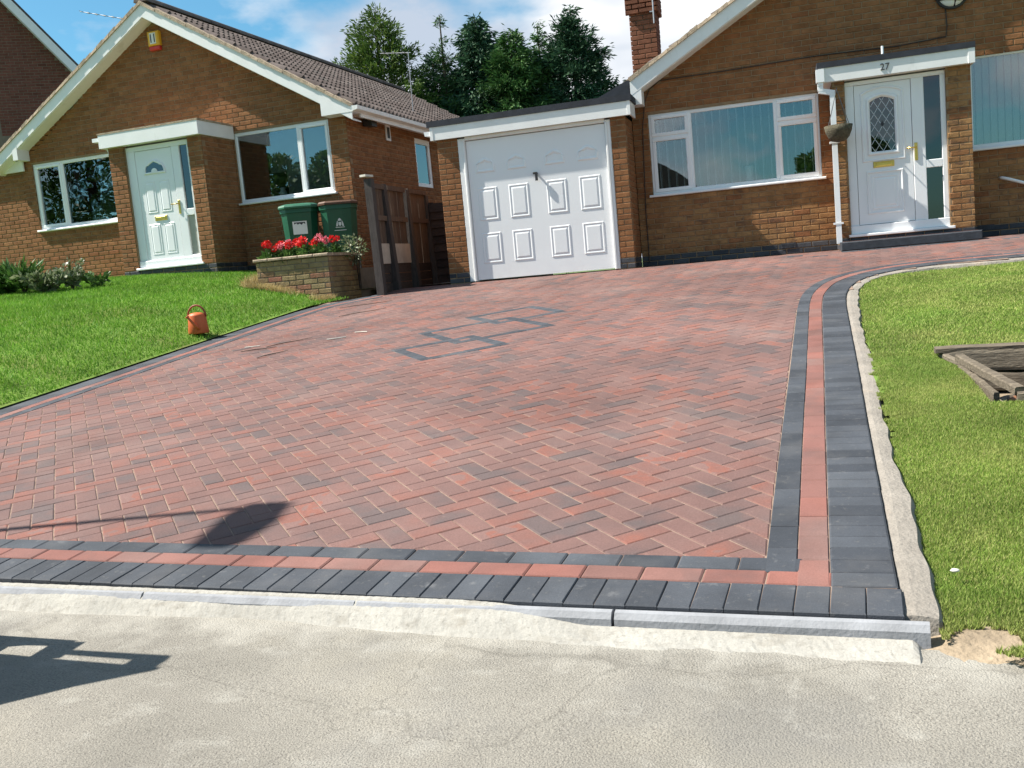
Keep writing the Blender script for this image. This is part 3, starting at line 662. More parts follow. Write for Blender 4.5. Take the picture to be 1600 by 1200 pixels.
# ------------------------------------------------------------------ doors and roofs
def flat_door(th, name, x0, x1, z0, z1, y, lx0, lx1, lz0, lz1, side_lights, gl='porch_glass'):
    """upvc door set: outer frame, leaf, sidelights. Returns the door part (frame)"""
    f = MB()
    f.bbox(x0, x1, y, y+.07, lz1+.006, z1, .006); f.bbox(x0, x1, y-.02, y+.07, z0, lz0-.006, .006)
    f.bbox(x0, lx0-.006, y+.001, y+.07, lz0-.006, lz1+.006, .006)
    sx0 = lx1+.006
    cuts = sorted(side_lights, key=lambda q: q[2])
    f.bbox(sx0, cuts[0][0], y+.001, y+.07, lz0-.006, lz1+.006, .006)
    f.bbox(cuts[0][1], x1, y+.001, y+.07, lz0-.006, lz1+.006, .006)
    zz = lz0-.006
    for q in cuts:
        if q[2]-zz > .004: f.bbox(cuts[0][0], cuts[0][1], y+.002, y+.07, zz, q[2], .005)
        zz = q[3]
    if lz1+.006-zz > .004: f.bbox(cuts[0][0], cuts[0][1], y+.002, y+.07, zz, lz1+.006, .005)
    d = build(f, name, 'upvc', th)
    g = MB(); g.box(x0, x1, y+.075, y+.085, z0, z1); build(g, 'rebate', 'dark_metal', d)
    for q in cuts:
        g = MB(); g.box(q[0]+.001, q[1]-.001, y+.03, y+.038, q[2]+.001, q[3]-.001); build(g, 'side_pane' if len(q) < 5 else 'side_panel', gl if len(q) < 5 else q[4], d)
    s_ = MB(); s_.bbox(x0-.03, x1+.05, y-.085, y+.03, z0-.035, z0-.001, .006); build(s_, 'threshold', 'upvc', d)
    return d
def molding(mb, pts, y, w=.028, h=.014):
    """raised moulding following a closed outline in the xz plane"""
    n = len(pts); cx = sum(p[0] for p in pts)/n; cz = sum(p[1] for p in pts)/n; V = []
    for s_, hh in ((0, 0), (w*.35, h), (w*.65, h), (w, 0)):
        for p in pts:
            dx, dz = p[0]-cx, p[1]-cz; sx = max(abs(dx), 1e-6); sz = max(abs(dz), 1e-6)
            V.append((cx+dx*(1-s_/max(sx, .04)) if sx > .001 else cx, y-hh, cz+dz*(1-s_/max(sz, .04)) if sz > .001 else cz))
    F = []
    for k in range(3):
        for i in range(n): F.append((k*n+i, k*n+(i+1) % n, (k+1)*n+(i+1) % n, (k+1)*n+i))
    mb.add(V, F); return mb
def raised_panel(mb, x0, x1, z0, z1, y, w=.035, h=.018):
    """raised-and-fielded panel: groove then a bevel up to a proud centre"""
    V = [];
    for d, hh in ((0, 0), (w*.16, -.006), (w*.34, -.006), (w*.55, -.001), (w, -h)):
        V += [(x0+d, y+hh*.9, z0+d), (x1-d, y+hh*.9, z0+d), (x1-d, y+hh*.9, z1-d), (x0+d, y+hh*.9, z1-d)]
    F = []
    for k in range(4):
        for i in range(4): F.append((k*4+i, k*4+(i+1) % 4, (k+1)*4+(i+1) % 4, (k+1)*4+i))
    F.append((16, 17, 18, 19)); mb.add(V, F); return mb
def rect_pts(x0, x1, z0, z1): return [(x0,z0),(x1,z0),(x1,z1),(x0,z1)]
def arch_pts(x0, x1, z0, z1, rise, n=10):
    p = [(x0, z0), (x1, z0)]
    for i in range(n+1):
        t = i/n; x = x1+(x0-x1)*t; p.append((x, z1 - rise + rise*math.sin(math.pi*t)**.75))
    return p
def lever(th, x, y, z, flip=1):
    p = MB(); p.bbox(x-.018, x+.018, y-.012, y, z-.12, z+.1, .004); pl = build(p, 'handle', 'brass', th)
    l = MB(); l.tube([(x, y-.01, z+.04), (x, y-.055, z+.04), (x-flip*.03, y-.06, z+.04), (x-flip*.12, y-.055, z+.038)], .009, 8); build(l, 'lever', 'brass', pl, smooth=True)
def letter_plate(th, x0, x1, z0, z1, y):
    p = MB(); p.bbox(x0, x1, y-.012, y, z0, z1, .006); p.bbox(x0+.03, x1-.03, y-.02, y-.008, z0+.016, z1-.016, .006); build(p, 'letter_plate', 'brass', th)
def tile_mesh(mt):
    """interlocking double-roll concrete tile, 0.30 wide (x) by 0.38 down the slope (-y end is the lower edge); laid on z=0"""
    prof = [(0, .0), (.025, .036), (.055, .056), (.085, .036), (.115, .002), (.15, .0), (.175, .036), (.205, .056), (.235, .036), (.265, .002), (.302, .0)]
    V = []; n = len(prof)
    for yv, zz in ((0, .04), (.395, .0)):
        for x, z in prof: V.append((x, yv, z+zz+.012))
    for x, z in prof: V.append((x, 0, z+.012))
    F = [(i, i+1, n+i+1, n+i) for i in range(n-1)] + [(2*n+i, 2*n+i+1, i+1, i) for i in range(n-1)]
    F.append((0, n, 2*n))
    me = bpy.data.meshes.new('tile'); me.from_pydata(V, [], F); me.materials.append(MATS[mt])
    return me, V, F
TILE, TV, TF = tile_mesh('tile')
def tiled_slope(th, roof, A, eu, es, width, length, rot, cap=300, order=None):
    """A: lower corner (frame coords), eu: unit along the eaves, es: unit up the slope"""
    A = Vector(A); eu = Vector(eu); es = Vector(es); en = eu.cross(es); an = Vector(ANCH[th.name]); L_ = []
    nx = int(width/.30); ny = int(length/.345)
    c, s_ = math.cos(rot), math.sin(rot)
    for j in range(ny):
        for i in range(nx):
            p = A + eu*(i*.30) + es*(j*.345)
            wp = (p.x*c - p.y*s_, p.x*s_ + p.y*c, p.z); x, y, d = pix(wp); L_.append((d if -30 < x < 1630 and -30 < y < 1230 else 1e9, p))
    L_.sort(key=lambda t: t[0]); rest = MB()
    for k, (d, p) in enumerate(L_):
        jz = random.uniform(-.003, .003)
        if k < cap and d < 1e8:
            o = newobj('tile', TILE, roof); l = p - an + en*jz
            o.matrix_local = Matrix(((eu.x, es.x, en.x, l.x), (eu.y, es.y, en.y, l.y), (eu.z, es.z, en.z, l.z), (0, 0, 0, 1)))
        else: rest.add([p + eu*v[0] + es*v[1] + en*(v[2]+jz) for v in TV], TF)
    if rest.v: build(rest, 'tiling', 'tile', roof, kind='stuff')
def gable_roof(th, xc, half, yf, yb, ztop, slope, wall_y, rot, tile_sides=(1,), cap=300, drop=.20, box=.5, zbox=None, xbox=None):
    """ridge along y. Verge at yf; half = horizontal run; ztop = apex height of the verge top"""
    ze = ztop - slope*half; c = MB(); t = .05
    for s_ in (-1, 1):      # roof deck slabs
        a = (xc, ztop-.035); b = (xc+s_*half, ze-.035)
        c.add([(a[0], yf+.03, a[1]), (b[0], yf+.03, b[1]), (b[0], yb, b[1]), (a[0], yb, a[1]), (a[0], yf+.03, a[1]-t), (b[0], yf+.03, b[1]-t), (b[0], yb, b[1]-t), (a[0], yb, a[1]-t)],
              [(0,1,2,3),(7,6,5,4),(0,4,5,1),(1,5,6,2),(2,6,7,3),(3,7,4,0)])
    roof = build(c, 'roof', 'felt', th)
    cs = math.sqrt(1+slope*slope)
    for s_ in (-1, 1):      # bargeboards, soffits, verge pointing
        b = MB(); xi = xc + s_*half; k = slope
        b.prism([(xc, ztop-.045), (xi, ze-.045), (xi, ze-.045-drop), (xc, ztop-.045-drop)], 'y', yf, yf+.025); build(b, 'bargeboard', 'white_paint', roof)
        s2 = MB(); s2.prism([(xc, ztop-.06-drop*.9), (xi, ze-.06-drop*.9), (xi, ze-.075-drop*.9), (xc, ztop-.075-drop*.9)], 'y', yf+.026, wall_y+.02); build(s2, 'soffit', 'white_paint', roof)
        v = MB(); n = 26
        for i in range(n):
            t0, t1 = i/n, (i+.97)/n; za = ztop - slope*half*t0; zb_ = ztop - slope*half*t1; j = random.uniform(-.008, .012)
            xa = xc + s_*half*t0; xb_ = xc + s_*half*t1
            v.add([(xa, yf-.025+j*.5, za-.044), (xb_, yf-.025+j*.5, zb_-.044), (xb_, yf-.02, zb_+.005+j), (xa, yf-.02, za+.015+j), (xa, yf+.09, za-.044), (xb_, yf+.09, zb_-.044), (xb_, yf+.09, zb_+.012+j), (xa, yf+.09, za+.02+j)],
                  [(0,1,2,3),(7,6,5,4),(3,2,6,7),(0,3,7,4),(1,5,6,2),(0,4,5,1)])
        build(v, 'verge_pointing', 'verge', roof, kind='stuff')
    for s_ in tile_sides:
        es = Vector((-s_, 0, slope)).normalized(); L_ = math.hypot(half, slope*half)
        if s_ > 0: tiled_slope(th, roof, (xc+half, yf+.07, ze-.035), (0, 1, 0), es, yb-yf-.1, L_, rot, cap)
        else: tiled_slope(th, roof, (xc-half, yb, ze-.035), (0, -1, 0), es, yb-yf-.1, L_, rot, cap)
    r = MB()          # ridge tiles
    for i in range(int((yb-yf)/.45)):
        y0 = yf+.0+i*.45; pr = [(xc+.13*math.cos(a), ztop+.005+.11*math.sin(a)) for a in [math.pi*q/8 for q in range(9)]]
        r.prism(pr, 'y', y0, y0+.44)
    build(r, 'ridge_tiles', 'tile', roof, kind='stuff')
    return roof, ze
# ------------------------------------------------------------------ the left bungalow (frame turned by YL)
YL = -.0462
lh = thing('bungalow', 'brown brick bungalow with yellow alarm box, arched-fanlight white door and brown tiled roof', 'house', (-10.78, 14.3, 1.40), YL)
# fc: u along the front, v depth, absolute
U0, U1, VW, VP = -14.05, -7.36, 14.3, 13.41
UC, ZT, SLP, HALF = -10.79, 6.075, .588, 3.70
lwin = (-13.83, -11.6, 2.58, 3.775); rwin = (-9.49, -7.68, 2.605, 3.775)
gt = lambda a: ZT - .13 - SLP*abs(U0+a-UC)
op = [(lwin[0]-U0, lwin[1]-U0, lwin[2]-.03, lwin[3]), (rwin[0]-U0, rwin[1]-U0, rwin[2]-.03, rwin[3])]
fwall = backing(lh, 'front_wall', (U0, VW, 0), (1,0,0), (0,-1,0), U1-U0, 1.2, 3.80, op, apex=(UC-U0, ZT-.16))
bl = Bricks(lh)
bl.wall(fwall, (U0, VW, 0), (1,0,0), (0,-1,0), U1-U0, 1.33, 6.0, 'brick', op, top=gt, plinth=1.58)
# porch: pillars and side walls
pl0, pl1 = -11.335, -9.50; dz0, dz1 = 1.66, 3.645; dx0, dx1 = -11.03, -9.775
pw = backing(lh, 'porch_wall', (pl0, VP, 0), (1,0,0), (0,-1,0), pl1-pl0, 1.2, 3.68, [(dx0-pl0, dx1-pl0, dz0-.03, 3.70)])
bl.wall(pw, (pl0, VP, 0), (1,0,0), (0,-1,0), pl1-pl0, 1.33, 3.67, 'brick', [(dx0-pl0, dx1-pl0, dz0-.03, 3.8)], plinth=1.62)
ps = backing(lh, 'porch_wall', (pl1, VP+.003, 0), (0,1,0), (1,0,0), VW-VP-.01, 1.2, 3.68)
bl.wall(ps, (pl1, VP+.02, 0), (0,1,0), (1,0,0), VW-VP-.03, 1.33, 3.67, 'brick', plinth=1.62, off=.1)
ps2 = backing(lh, 'porch_wall', (pl0, VW-.01, 0), (0,-1,0), (-1,0,0), VW-VP-.013, 1.2, 3.68)
bl.wall(ps2, (pl0, VW-.01, 0), (0,-1,0), (-1,0,0), VW-VP-.03, 1.33, 3.67, 'brick', plinth=1.62)
# right side wall with a small window
swz = (17.0, 17.75, 2.80, 3.70)
sw = backing(lh, 'side_wall', (U1, VW+.003, 0), (0,1,0), (1,0,0), 9.3, .8, 3.86, [(swz[0]-VW, swz[1]-VW, swz[2], swz[3])])
bl.wall(sw, (U1, VW+.022, 0), (0,1,0), (1,0,0), 9.2, .93, 3.84, 'brick', [(swz[0]-VW-.02, swz[1]-VW-.02, swz[2], swz[3])], off=.11)
bl.done(YL)
f = MB(); f.box(U1-.06, U1-.02, swz[0], swz[1], swz[2], swz[2]+.07); f.box(U1-.06, U1-.02, swz[0], swz[1], swz[3]-.09, swz[3]); f.box(U1-.059, U1-.021, swz[0], swz[0]+.07, swz[2]+.07, swz[3]-.09); f.box(U1-.059, U1-.021, swz[1]-.09, swz[1], swz[2]+.07, swz[3]-.09)
sw_w = build(f, 'window', 'upvc', lh); g = MB(); g.box(U1-.05, U1-.045, swz[0]+.06, swz[1]-.08, swz[2]+.06, swz[3]-.08); build(g, 'pane', 'window_glass', sw_w)
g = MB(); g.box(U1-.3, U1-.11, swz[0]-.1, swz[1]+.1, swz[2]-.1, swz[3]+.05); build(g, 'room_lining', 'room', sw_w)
lmx = -13.19
w1 = window(lh, *lwin, VW+.03, [(lwin[0]+.04, lmx-.02, lwin[2]+.04, lwin[3]-.04, True), (lmx+.015, lwin[1]-.04, lwin[2]+.04, lwin[3]-.04, False)])
m_ = MB(); m_.bbox(lmx-.03, lmx+.02, VW+.028, VW+.10, lwin[2]+.042, lwin[3]-.042, .006); build(m_, 'mullion', 'upvc', w1)
for k in range(6):
    c = MB(); x0 = lwin[0]+.10+k*.085; c.tube([(x0+.045, VW+.22, lwin[2]+.03), (x0+.03+.02*math.sin(k), VW+.21, 3.2), (x0+.04, VW+.22, lwin[3]-.04)], [.05, .042, .046], 8); build(c, 'curtain_fold', 'curtain', w1, smooth=True)
rmx = -8.262
w2 = window(lh, *rwin, VW+.03, [(rwin[0]+.03, rmx-.015, rwin[2]+.035, rwin[3]-.035, False), (rmx+.01, rwin[1]-.035, rwin[2]+.035, rwin[3]-.035, True)])
m_ = MB(); m_.bbox(rmx-.035, rmx+.02, VW+.028, VW+.10, rwin[2]+.042, rwin[3]-.042, .006); build(m_, 'mullion', 'upvc', w2)
c = MB(); c.box(rwin[0]+.62, rwin[1]-.04, VW+.55, VW+.57, rwin[2]-.2, rwin[3]+.05); build(c, 'inner_wall', 'curtain', w2)
c = MB(); c.box(rwin[0]+.08, rwin[0]+.60, VW+.9, VW+.92, rwin[2]+.55, rwin[3]+.05); build(c, 'inner_wall', 'curtain', w2)
c = MB(); c.lathe([(.03, 0), (.06, .02), (.065, .07), (.035, .13), (.05, .16), (.03, .17)], (-8.75, VW+.16, rwin[2]+.03), 12); build(c, 'jug', 'ornament', w2, smooth=True)
# door
ld = flat_door(lh, 'front_door', dx0, dx1, dz0, dz1, VP+.05, -10.86, -10.145, 1.775, 3.56, [(-9.985, -9.835, 2.545, 3.565), (-9.985, -9.835, 1.80, 2.44, 'curtain')])
lf = MB(); lf.box(-10.86, -10.145, VP+.058, VP+.10, 1.775, 3.56)
for (a0, a1, b0, b1) in ((-10.745, -10.535, 2.54, 3.06), (-10.465, -10.255, 2.54, 3.06), (-10.745, -10.535, 1.86, 2.36), (-10.465, -10.255, 1.86, 2.36)):
    p = MB(); raised_panel(p, a0, a1, b0, b1, VP+.0575, .045, .010); build(p, 'panel', 'upvc', ld)
build(lf, 'leaf', 'upvc', ld)
fan = [( -10.50+.175*math.cos(math.pi*q/12), 3.205+.175*math.sin(math.pi*q/12)) for q in range(13)]
p = MB(); p.prism(fan, 'y', VP+.045, VP+.056); fg = build(p, 'fanlight', 'porch_glass', ld)
p = MB(); molding(p, [( -10.50+.215*math.cos(math.pi*q/12), 3.165+.235*math.sin(math.pi*q/12)) for q in range(13)], VP+.0565, .045, .022); build(p, 'fanlight_frame', 'upvc', fg)
p = MB(); p.prism([(-10.50+.06*math.cos(math.pi*q/8), 3.20+.06*math.sin(math.pi*q/8)) for q in range(9)], 'y', VP+.035, VP+.056); build(p, 'sunburst_hub', 'upvc', fg)
letter_plate(ld, -10.615, -10.375, 2.41, 2.49, VP+.057); lever(ld, -10.105, VP+.05, 2.60)
# canopy
cp = MB(); cp.box(-11.42, -9.47, VP-.10, VP-.07, 3.67, 3.885); cp.box(-9.50, -9.47, VP-.07, VW-.002, 3.67, 3.884); cp.box(-11.42, -11.39, VP-.07, VW-.002, 3.67, 3.884)
cp.box(-11.39, -9.50, VP-.069, VW-.003, 3.672, 3.69); cano = build(cp, 'porch_canopy', 'white_paint', lh)
cp = MB(); cp.box(-11.43, -9.46, VP-.105, VW-.004, 3.886, 3.915); build(cp, 'canopy_felt', 'verge', cano)
cp = MB(); cp.box(-11.56, -11.43, VP-.08, VP+.4, 3.79, 3.85); cp.tube([(-11.40, VP+.05, 3.80), (-11.40, VP+.05, 3.70), (-11.355, VP+.07, 3.6), (-11.355, VP+.07, 1.45)], .022, 8); build(cp, 'downpipe', 'upvc', cano)
rf, ze = gable_roof(lh, UC, HALF, 14.02, 24.5, ZT, SLP, VW, YL, (1,))
bx = MB(); bx.prism([(-7.63, 3.775), (-7.07, 3.775), (-7.07, 3.86), (-7.63, 4.17)], 'y', 14.016, VW-.005); build(bx, 'eaves_box', 'white_paint', rf)
bx = MB(); bx.prism([(-13.95, 3.84), (-13.84, 3.84), (-13.84, 4.12), (-13.95, 4.06)], 'y', 14.018, VW-.005); build(bx, 'eaves_box', 'white_paint', rf)
bx = MB(); bx.box(-7.10, -7.07, VW, 24.4, 3.72, 3.86); bx.box(-7.36, -7.09, VW, 24.4, 3.80, 3.83); build(bx, 'fascia', 'white_paint', rf)
bx = MB(); bx.prism([(-7.065, 3.78), (-6.975, 3.80), (-6.965, 3.86), (-7.065, 3.86)], 'y', 13.99, 24.4); build(bx, 'gutter', 'white_paint', rf)
# side of house: vent and floodlight
v = MB(); v.box(U1+.002, U1+.02, 15.75, 15.93, 3.53, 3.80); ve = build(v, 'vent', 'white_paint', lh)
v = MB(); v.box(U1+.021, U1+.025, 15.79, 15.89, 3.57, 3.76); build(v, 'vent_grille', 'dark_metal', ve)
v = MB(); v.box(U1+.004, U1+.08, 14.9, 14.98, 3.68, 3.78); v.box(U1+.06, U1+.2, 14.84, 15.04, 3.66, 3.75); build(v, 'floodlight', 'dark_metal', lh)
# alarm box on the gable
al = thing('alarm_box', 'yellow burglar alarm box with a red base high on the gable', 'alarm box', (-10.78, VW-.07, 5.33), YL)
p = MB(); p.bbox(-10.895, -10.665, VW-.085, VW-.004, 5.40, 5.64, .02); ab = build(p, 'cover', 'alarm_yellow', al)
p = MB(); p.bbox(-10.885, -10.675, VW-.075, VW-.004, 5.33, 5.398, .015); build(p, 'strobe', 'alarm_red', al)
p = MB(); p.bbox(-10.84, -10.72, VW-.088, VW-.084, 5.43, 5.61, .0015); build(p, 'label_plate', 'sticker', al)
p = MB(); p.box(-10.825, -10.805, VW-.091, VW-.0885, 5.45, 5.59); p.box(-10.755, -10.735, VW-.091, VW-.0885, 5.45, 5.59); build(p, 'label_bars', 'ink', al)
# flat-roofed garage joined to the left
lg = thing('garage', 'flat-roofed brick garage with white fascia beside the alarmed bungalow', 'garage', (-15.6, 14.33, 1.3), YL)
gw = backing(lg, 'front_wall', (-17.2, 14.34, 0), (1,0,0), (0,-1,0), 3.14, 1.0, 3.74)
b2 = Bricks(lg); b2.wall(gw, (-17.2, 14.34, 0), (1,0,0), (0,-1,0), 3.14, 1.1, 3.66, 'brick', off=.05); b2.done(YL)
p = MB(); p.box(-17.2, -13.97, 14.24, 14.27, 3.67, 3.86); fa = build(p, 'fascia', 'white_paint', lg)
p = MB(); p.box(-17.25, -14.06, 14.23, 20, 3.862, 3.90); build(p, 'felt_roof', 'felt', lg)
# ------------------------------------------------------------------ the right bungalow, number 27
YH, YP = 14.05, 13.45
rh = thing('bungalow', 'golden brown brick bungalow numbered 27 with vertical blinds and leaded-glass white door', 'house', (1.6, 14.05, .95))
X0, X1, AX, ZT7, SL7, HF7 = -1.996, 5.2, 1.65, 5.64, .577, 3.60
g7 = lambda a: ZT7 - .12 - SL7*abs(X0+a-AX)
mw = (-1.77, .545, 1.955, 3.085); rw = (2.40, 4.6, 2.10, 3.30)
op = [(mw[0]-X0, mw[1]-X0, mw[2]-.03, mw[3]), (rw[0]-X0, rw[1]-X0, rw[2]-.03, rw[3])]
fw7 = backing(rh, 'front_wall', (X0, YH, 0), (1,0,0), (0,-1,0), X1-X0, .7, 3.44, op, apex=(AX-X0, ZT7-.16))
b7 = Bricks(rh)
b7.wall(fw7, (X0, YH, 0), (1,0,0), (0,-1,0), X1-X0, .948, 1.95, 'brick_gold', op, plinth=1.11)
b7.wall(fw7, (X0, YH, 0), (1,0,0), (0,-1,0), X1-X0, 1.923, 5.6, 'brick', op, top=g7, off=.1125)
d0, d1, e0, e1 = .845, 2.045, 1.13, 3.078
p0, p1 = .692, 2.33
pw = backing(rh, 'porch_wall', (p0, YP, 0), (1,0,0), (0,-1,0), p1-p0, .7, 3.10, [(d0-p0, d1-p0, e0-.03, 3.2)])
b7.wall(pw, (p0, YP, 0), (1,0,0), (0,-1,0), p1-p0, .948, 3.09, 'brick_gold', [(d0-p0, d1-p0, e0-.03, 3.2)], plinth=1.11, off=.03)
ps = backing(rh, 'porch_wall', (p0, YH-.01, 0), (0,-1,0), (-1,0,0), YH-YP-.013, .7, 3.10)
b7.wall(ps, (p0, YH-.01, 0), (0,-1,0), (-1,0,0), YH-YP-.03, .948, 3.09, 'brick_gold', plinth=1.11)
ps = backing(rh, 'porch_wall', (p1, YP+.003, 0), (0,1,0), (1,0,0), YH-YP-.01, .7, 3.10)
b7.wall(ps, (p1, YP+.02, 0), (0,1,0), (1,0,0), YH-YP-.03, .948, 3.09, 'brick_gold', plinth=1.11)
# air bricks
for ax, ay in ((.05, YH), (2.56, YH), (1.6, YP+.0)):
    if ay == YP: continue
    a = MB(); a.box(ax-.1, ax+.1, ay-.006, ay, 1.03, 1.10)
    for i in range(8):
        for j in range(3): a.box(ax-.09+i*.0235, ax-.078+i*.0235, ay-.012, ay-.0062, 1.037+j*.021, 1.05+j*.021)
    build(a, 'air_brick', 'brick_blue', rh)
W, Hh = mw[1]-mw[0], mw[3]-mw[2]
mA, mB = mw[0]+.245*W, mw[0]+.755*W; tz_ = mw[2]+.71*Hh
w3 = window(rh, *mw, YH+.03, [(mw[0]+.035, mA-.012, tz_+.01, mw[3]-.03, True), (mw[0]+.035, mA-.012, mw[2]+.03, tz_-.01, True), (mA+.012, mB-.012, mw[2]+.03, mw[3]-.03, False), (mB+.012, mw[1]-.035, tz_+.01, mw[3]-.03, True), (mB+.012, mw[1]-.035, mw[2]+.03, tz_-.01, True)], sillext=.05)
fx = MB()
for mx_ in (mA, mB): fx.bbox(mx_-.03, mx_+.03, YH+.029, YH+.10, mw[2]+.042, mw[3]-.042, .006)
for a0, a1 in ((mw[0]+.042, mA-.031), (mB+.031, mw[1]-.042)): fx.bbox(a0, a1, YH+.0285, YH+.10, tz_-.02, tz_+.02, .006)
build(fx, 'mullion', 'upvc', w3)
for i in range(20):      # vertical blind slats turned edge-on
    xx = mw[0]+.12+i*.11; b = MB(); b.beam((xx, YH+.13, mw[2]+.05), (xx+random.uniform(-.006, .006), YH+.13, mw[3]-.03), .010, .085, (.12, 1, 0)); build(b, 'blind_slat', 'blind', w3)
c = MB(); c.lathe([(.05, 0), (.055, .03), (.045, .1), (.06, .22), (.05, .24)], (-.42, YH+.12, mw[2]+.03), 12); build(c, 'vase', 'ornament', w3, smooth=True)
w4 = window(rh, *rw, YH+.03, [(rw[0]+.03, rw[1]-.03, rw[2]+.03, rw[3]-.03, False)], sillext=.05)
for i in range(24):
    xx = rw[0]+.06+i*.088; b = MB(); b.beam((xx, YH+.15, rw[2]+.04), (xx, YH+.15, rw[3]-.03), .010, .086, (.93, .36, 0)); build(b, 'blind_slat', 'blind', w4)
rd = flat_door(rh, 'front_door', d0, d1, e0, e1, YP+.05, .96, 1.635, 1.245, 3.02, [(1.79, 1.982, 1.99, 3.03), (1.79, 1.982, 1.22, 1.89)])
lf = MB(); gx0, gx1, gz0, gz1 = 1.142, 1.436, 2.165, 2.80
yy = YP+.058
lf.box(.96, gx0, yy, yy+.04, 1.245, 3.02); lf.box(gx1, 1.635, yy, yy+.04, 1.245, 3.02); lf.box(gx0, gx1, yy, yy+.04, 1.245, gz0); lf.box(gx0, gx1, yy, yy+.04, gz1+.06, 3.02)
build(lf, 'leaf', 'upvc', rd)
p = MB(); p.box(gx0+.001, gx1-.001, yy+.015, yy+.022, gz0+.001, gz1+.059); gp = build(p, 'door_pane', 'porch_glass', rd)
p = MB()       # leaded diamonds
for k in range(-8, 9):
    for s_ in (1, -1):
        seg = []
        for t in np.linspace(0, 1, 60):
            z = gz0 + (gz1+.05-gz0)*t; x = (gx0+gx1)/2 + k*.098 + s_*(z-gz0)*.62
            if gx0+.005 < x < gx1-.005: seg.append((x, yy+.012, z))
        if len(seg) > 3: p.beam(seg[0], seg[-1], .006, .005, (0, 1, 0))
build(p, 'leading', 'lead', gp)
p = MB(); p.prism([(1.289, 2.47), (1.312, 2.51), (1.289, 2.55), (1.266, 2.51)], 'y', yy+.008, yy+.0135); build(p, 'leading_centre', 'ink', gp)
p = MB(); molding(p, arch_pts(gx0-.05, gx1+.05, gz0-.05, gz1+.10, .06), yy-.0005, .05, .022); build(p, 'glazing_frame', 'upvc', gp)
p = MB(); molding(p, arch_pts(gx0-.115, gx1+.115, gz0-.125, gz1+.185, .07), yy-.0005, .03, .012); build(p, 'moulding', 'upvc', rd)
p = MB(); raised_panel(p, 1.125, 1.455, 1.43, 1.86, yy-.0005, .055, .010); build(p, 'panel', 'upvc', rd)
p = MB(); molding(p, rect_pts(1.065, 1.515, 1.37, 1.92), yy-.0005, .03, .012); build(p, 'moulding', 'upvc', rd)
letter_plate(rd, 1.155, 1.41, 1.96, 2.035, yy-.001); lever(rd, 1.675, YP+.05, 2.12)
# canopy with the number
c = MB(); c.box(.535, 2.365, YP-.10, YP-.07, 3.095, 3.272); c.box(2.335, 2.365, YP-.07, YH-.002, 3.095, 3.271); c.box(.535, .565, YP-.07, YH-.002, 3.095, 3.271); c.box(.565, 2.335, YP-.069, YH-.003, 3.097, 3.115)
ca7 = build(c, 'porch_canopy', 'white_paint', rh)
c = MB(); c.box(.515, 2.375, YP-.115, YH-.004, 3.273, 3.345); build(c, 'canopy_felt', 'felt', ca7)
c = MB(); c.bbox(2.29, 2.37, YP-.108, YP-.1005, 3.09, 3.274, .003); build(c, 'fascia_joint', 'white_paint', ca7)
def text_mesh(s_, size, mt, name, parent, loc, anchor, th=.004):
    cu = bpy.data.curves.new(name, 'FONT'); cu.body = s_; cu.size = size; cu.extrude = th; cu.align_x = 'CENTER'
    t = bpy.data.objects.new('tmp', cu); COL.objects.link(t); bpy.context.view_layer.update()
    me = bpy.data.meshes.new_from_object(t.evaluated_get(bpy.context.evaluated_depsgraph_get())); bpy.data.objects.remove(t)
    me.name = name; me.materials.clear(); me.materials.append(MATS[mt])
    o = newobj(name, me, parent); o.rotation_euler = (math.pi/2, 0, 0); o.location = tuple(loc[i]-anchor[i] for i in range(3)); return o
text_mesh('27', .115, 'ink', 'house_number', ca7, (1.33, YP-.105, 3.15), ANCH[rh.name])
c = MB(); c.tube([(1.32, YP+.0, 3.346), (1.32, YP, 3.46)], .016, 8); build(c, 'overflow_pipe', 'upvc', ca7)
# downpipe with hopper
c = MB(); c.box(.50, .60, YP-.13, YP-.02, 3.10, 3.26); c.box(.515, .585, YP-.115, YP-.04, 3.06, 3.10); c.beam((.55, YP-.075, 3.065), (.55, YP-.075, 2.995), .065, .065, (0,1,0)); c.beam((.53, YP-.075, 3.0), (.70, YP-.065, 2.955), .065, .065, (0,1,0)); c.beam((.690, YP-.065, 2.985), (.690, YP-.065, 1.03), .065, .065, (0,1,0))
dp = build(c, 'downpipe', 'upvc', rh)
for z in (2.32, 1.28):
    c = MB(); c.box(.63, .75, YP-.102, YP-.0, z, z+.025); build(c, 'pipe_clip', 'upvc', dp)
# step
c = MB(); c.bbox(.69, 2.34, 13.06, YP-.004, .93, 1.045, .012); st = build(c, 'door_step', 'brick_blue', rh)
c = MB(); c.box(.73, 2.30, 13.10, YP-.005, 1.0452, 1.05); build(c, 'step_tread', 'paver_red', st)
c = MB()       # cable along the wall
CAB = [(-1.892, 1.0), (-1.892, 1.739), (-1.851, 2.908), (-1.798, 3.257), (-1.722, 3.424), (-1.57, 3.526), (-1.301, 3.532), (-.686, 3.533), (.5, 3.558), (.746, 3.556), (1.546, 3.537), (2.154, 3.568), (2.173, 3.702), (2.158, 4.0)]
c.tube([(x, YH-.012, z) for x, z in CAB], .007, 6); build(c, 'wall_cable', 'black_cable', rh)
rf7, ze7 = gable_roof(rh, AX, HF7, 13.77, 23.5, ZT7, SL7, YH, 0, (-1,), cap=60, drop=.19)
c = MB(); c.box(-1.95, -1.80, 13.772, YH-.005, 3.20, 3.50); build(c, 'eaves_box', 'white_paint', rf7)
c = MB(); c.prism([(-2.60, 3.29), (-1.96, 3.29), (-1.96, 3.55), (-2.0, 3.55)], 'y', 13.80, 13.84); build(c, 'flashing', 'felt', rf7)
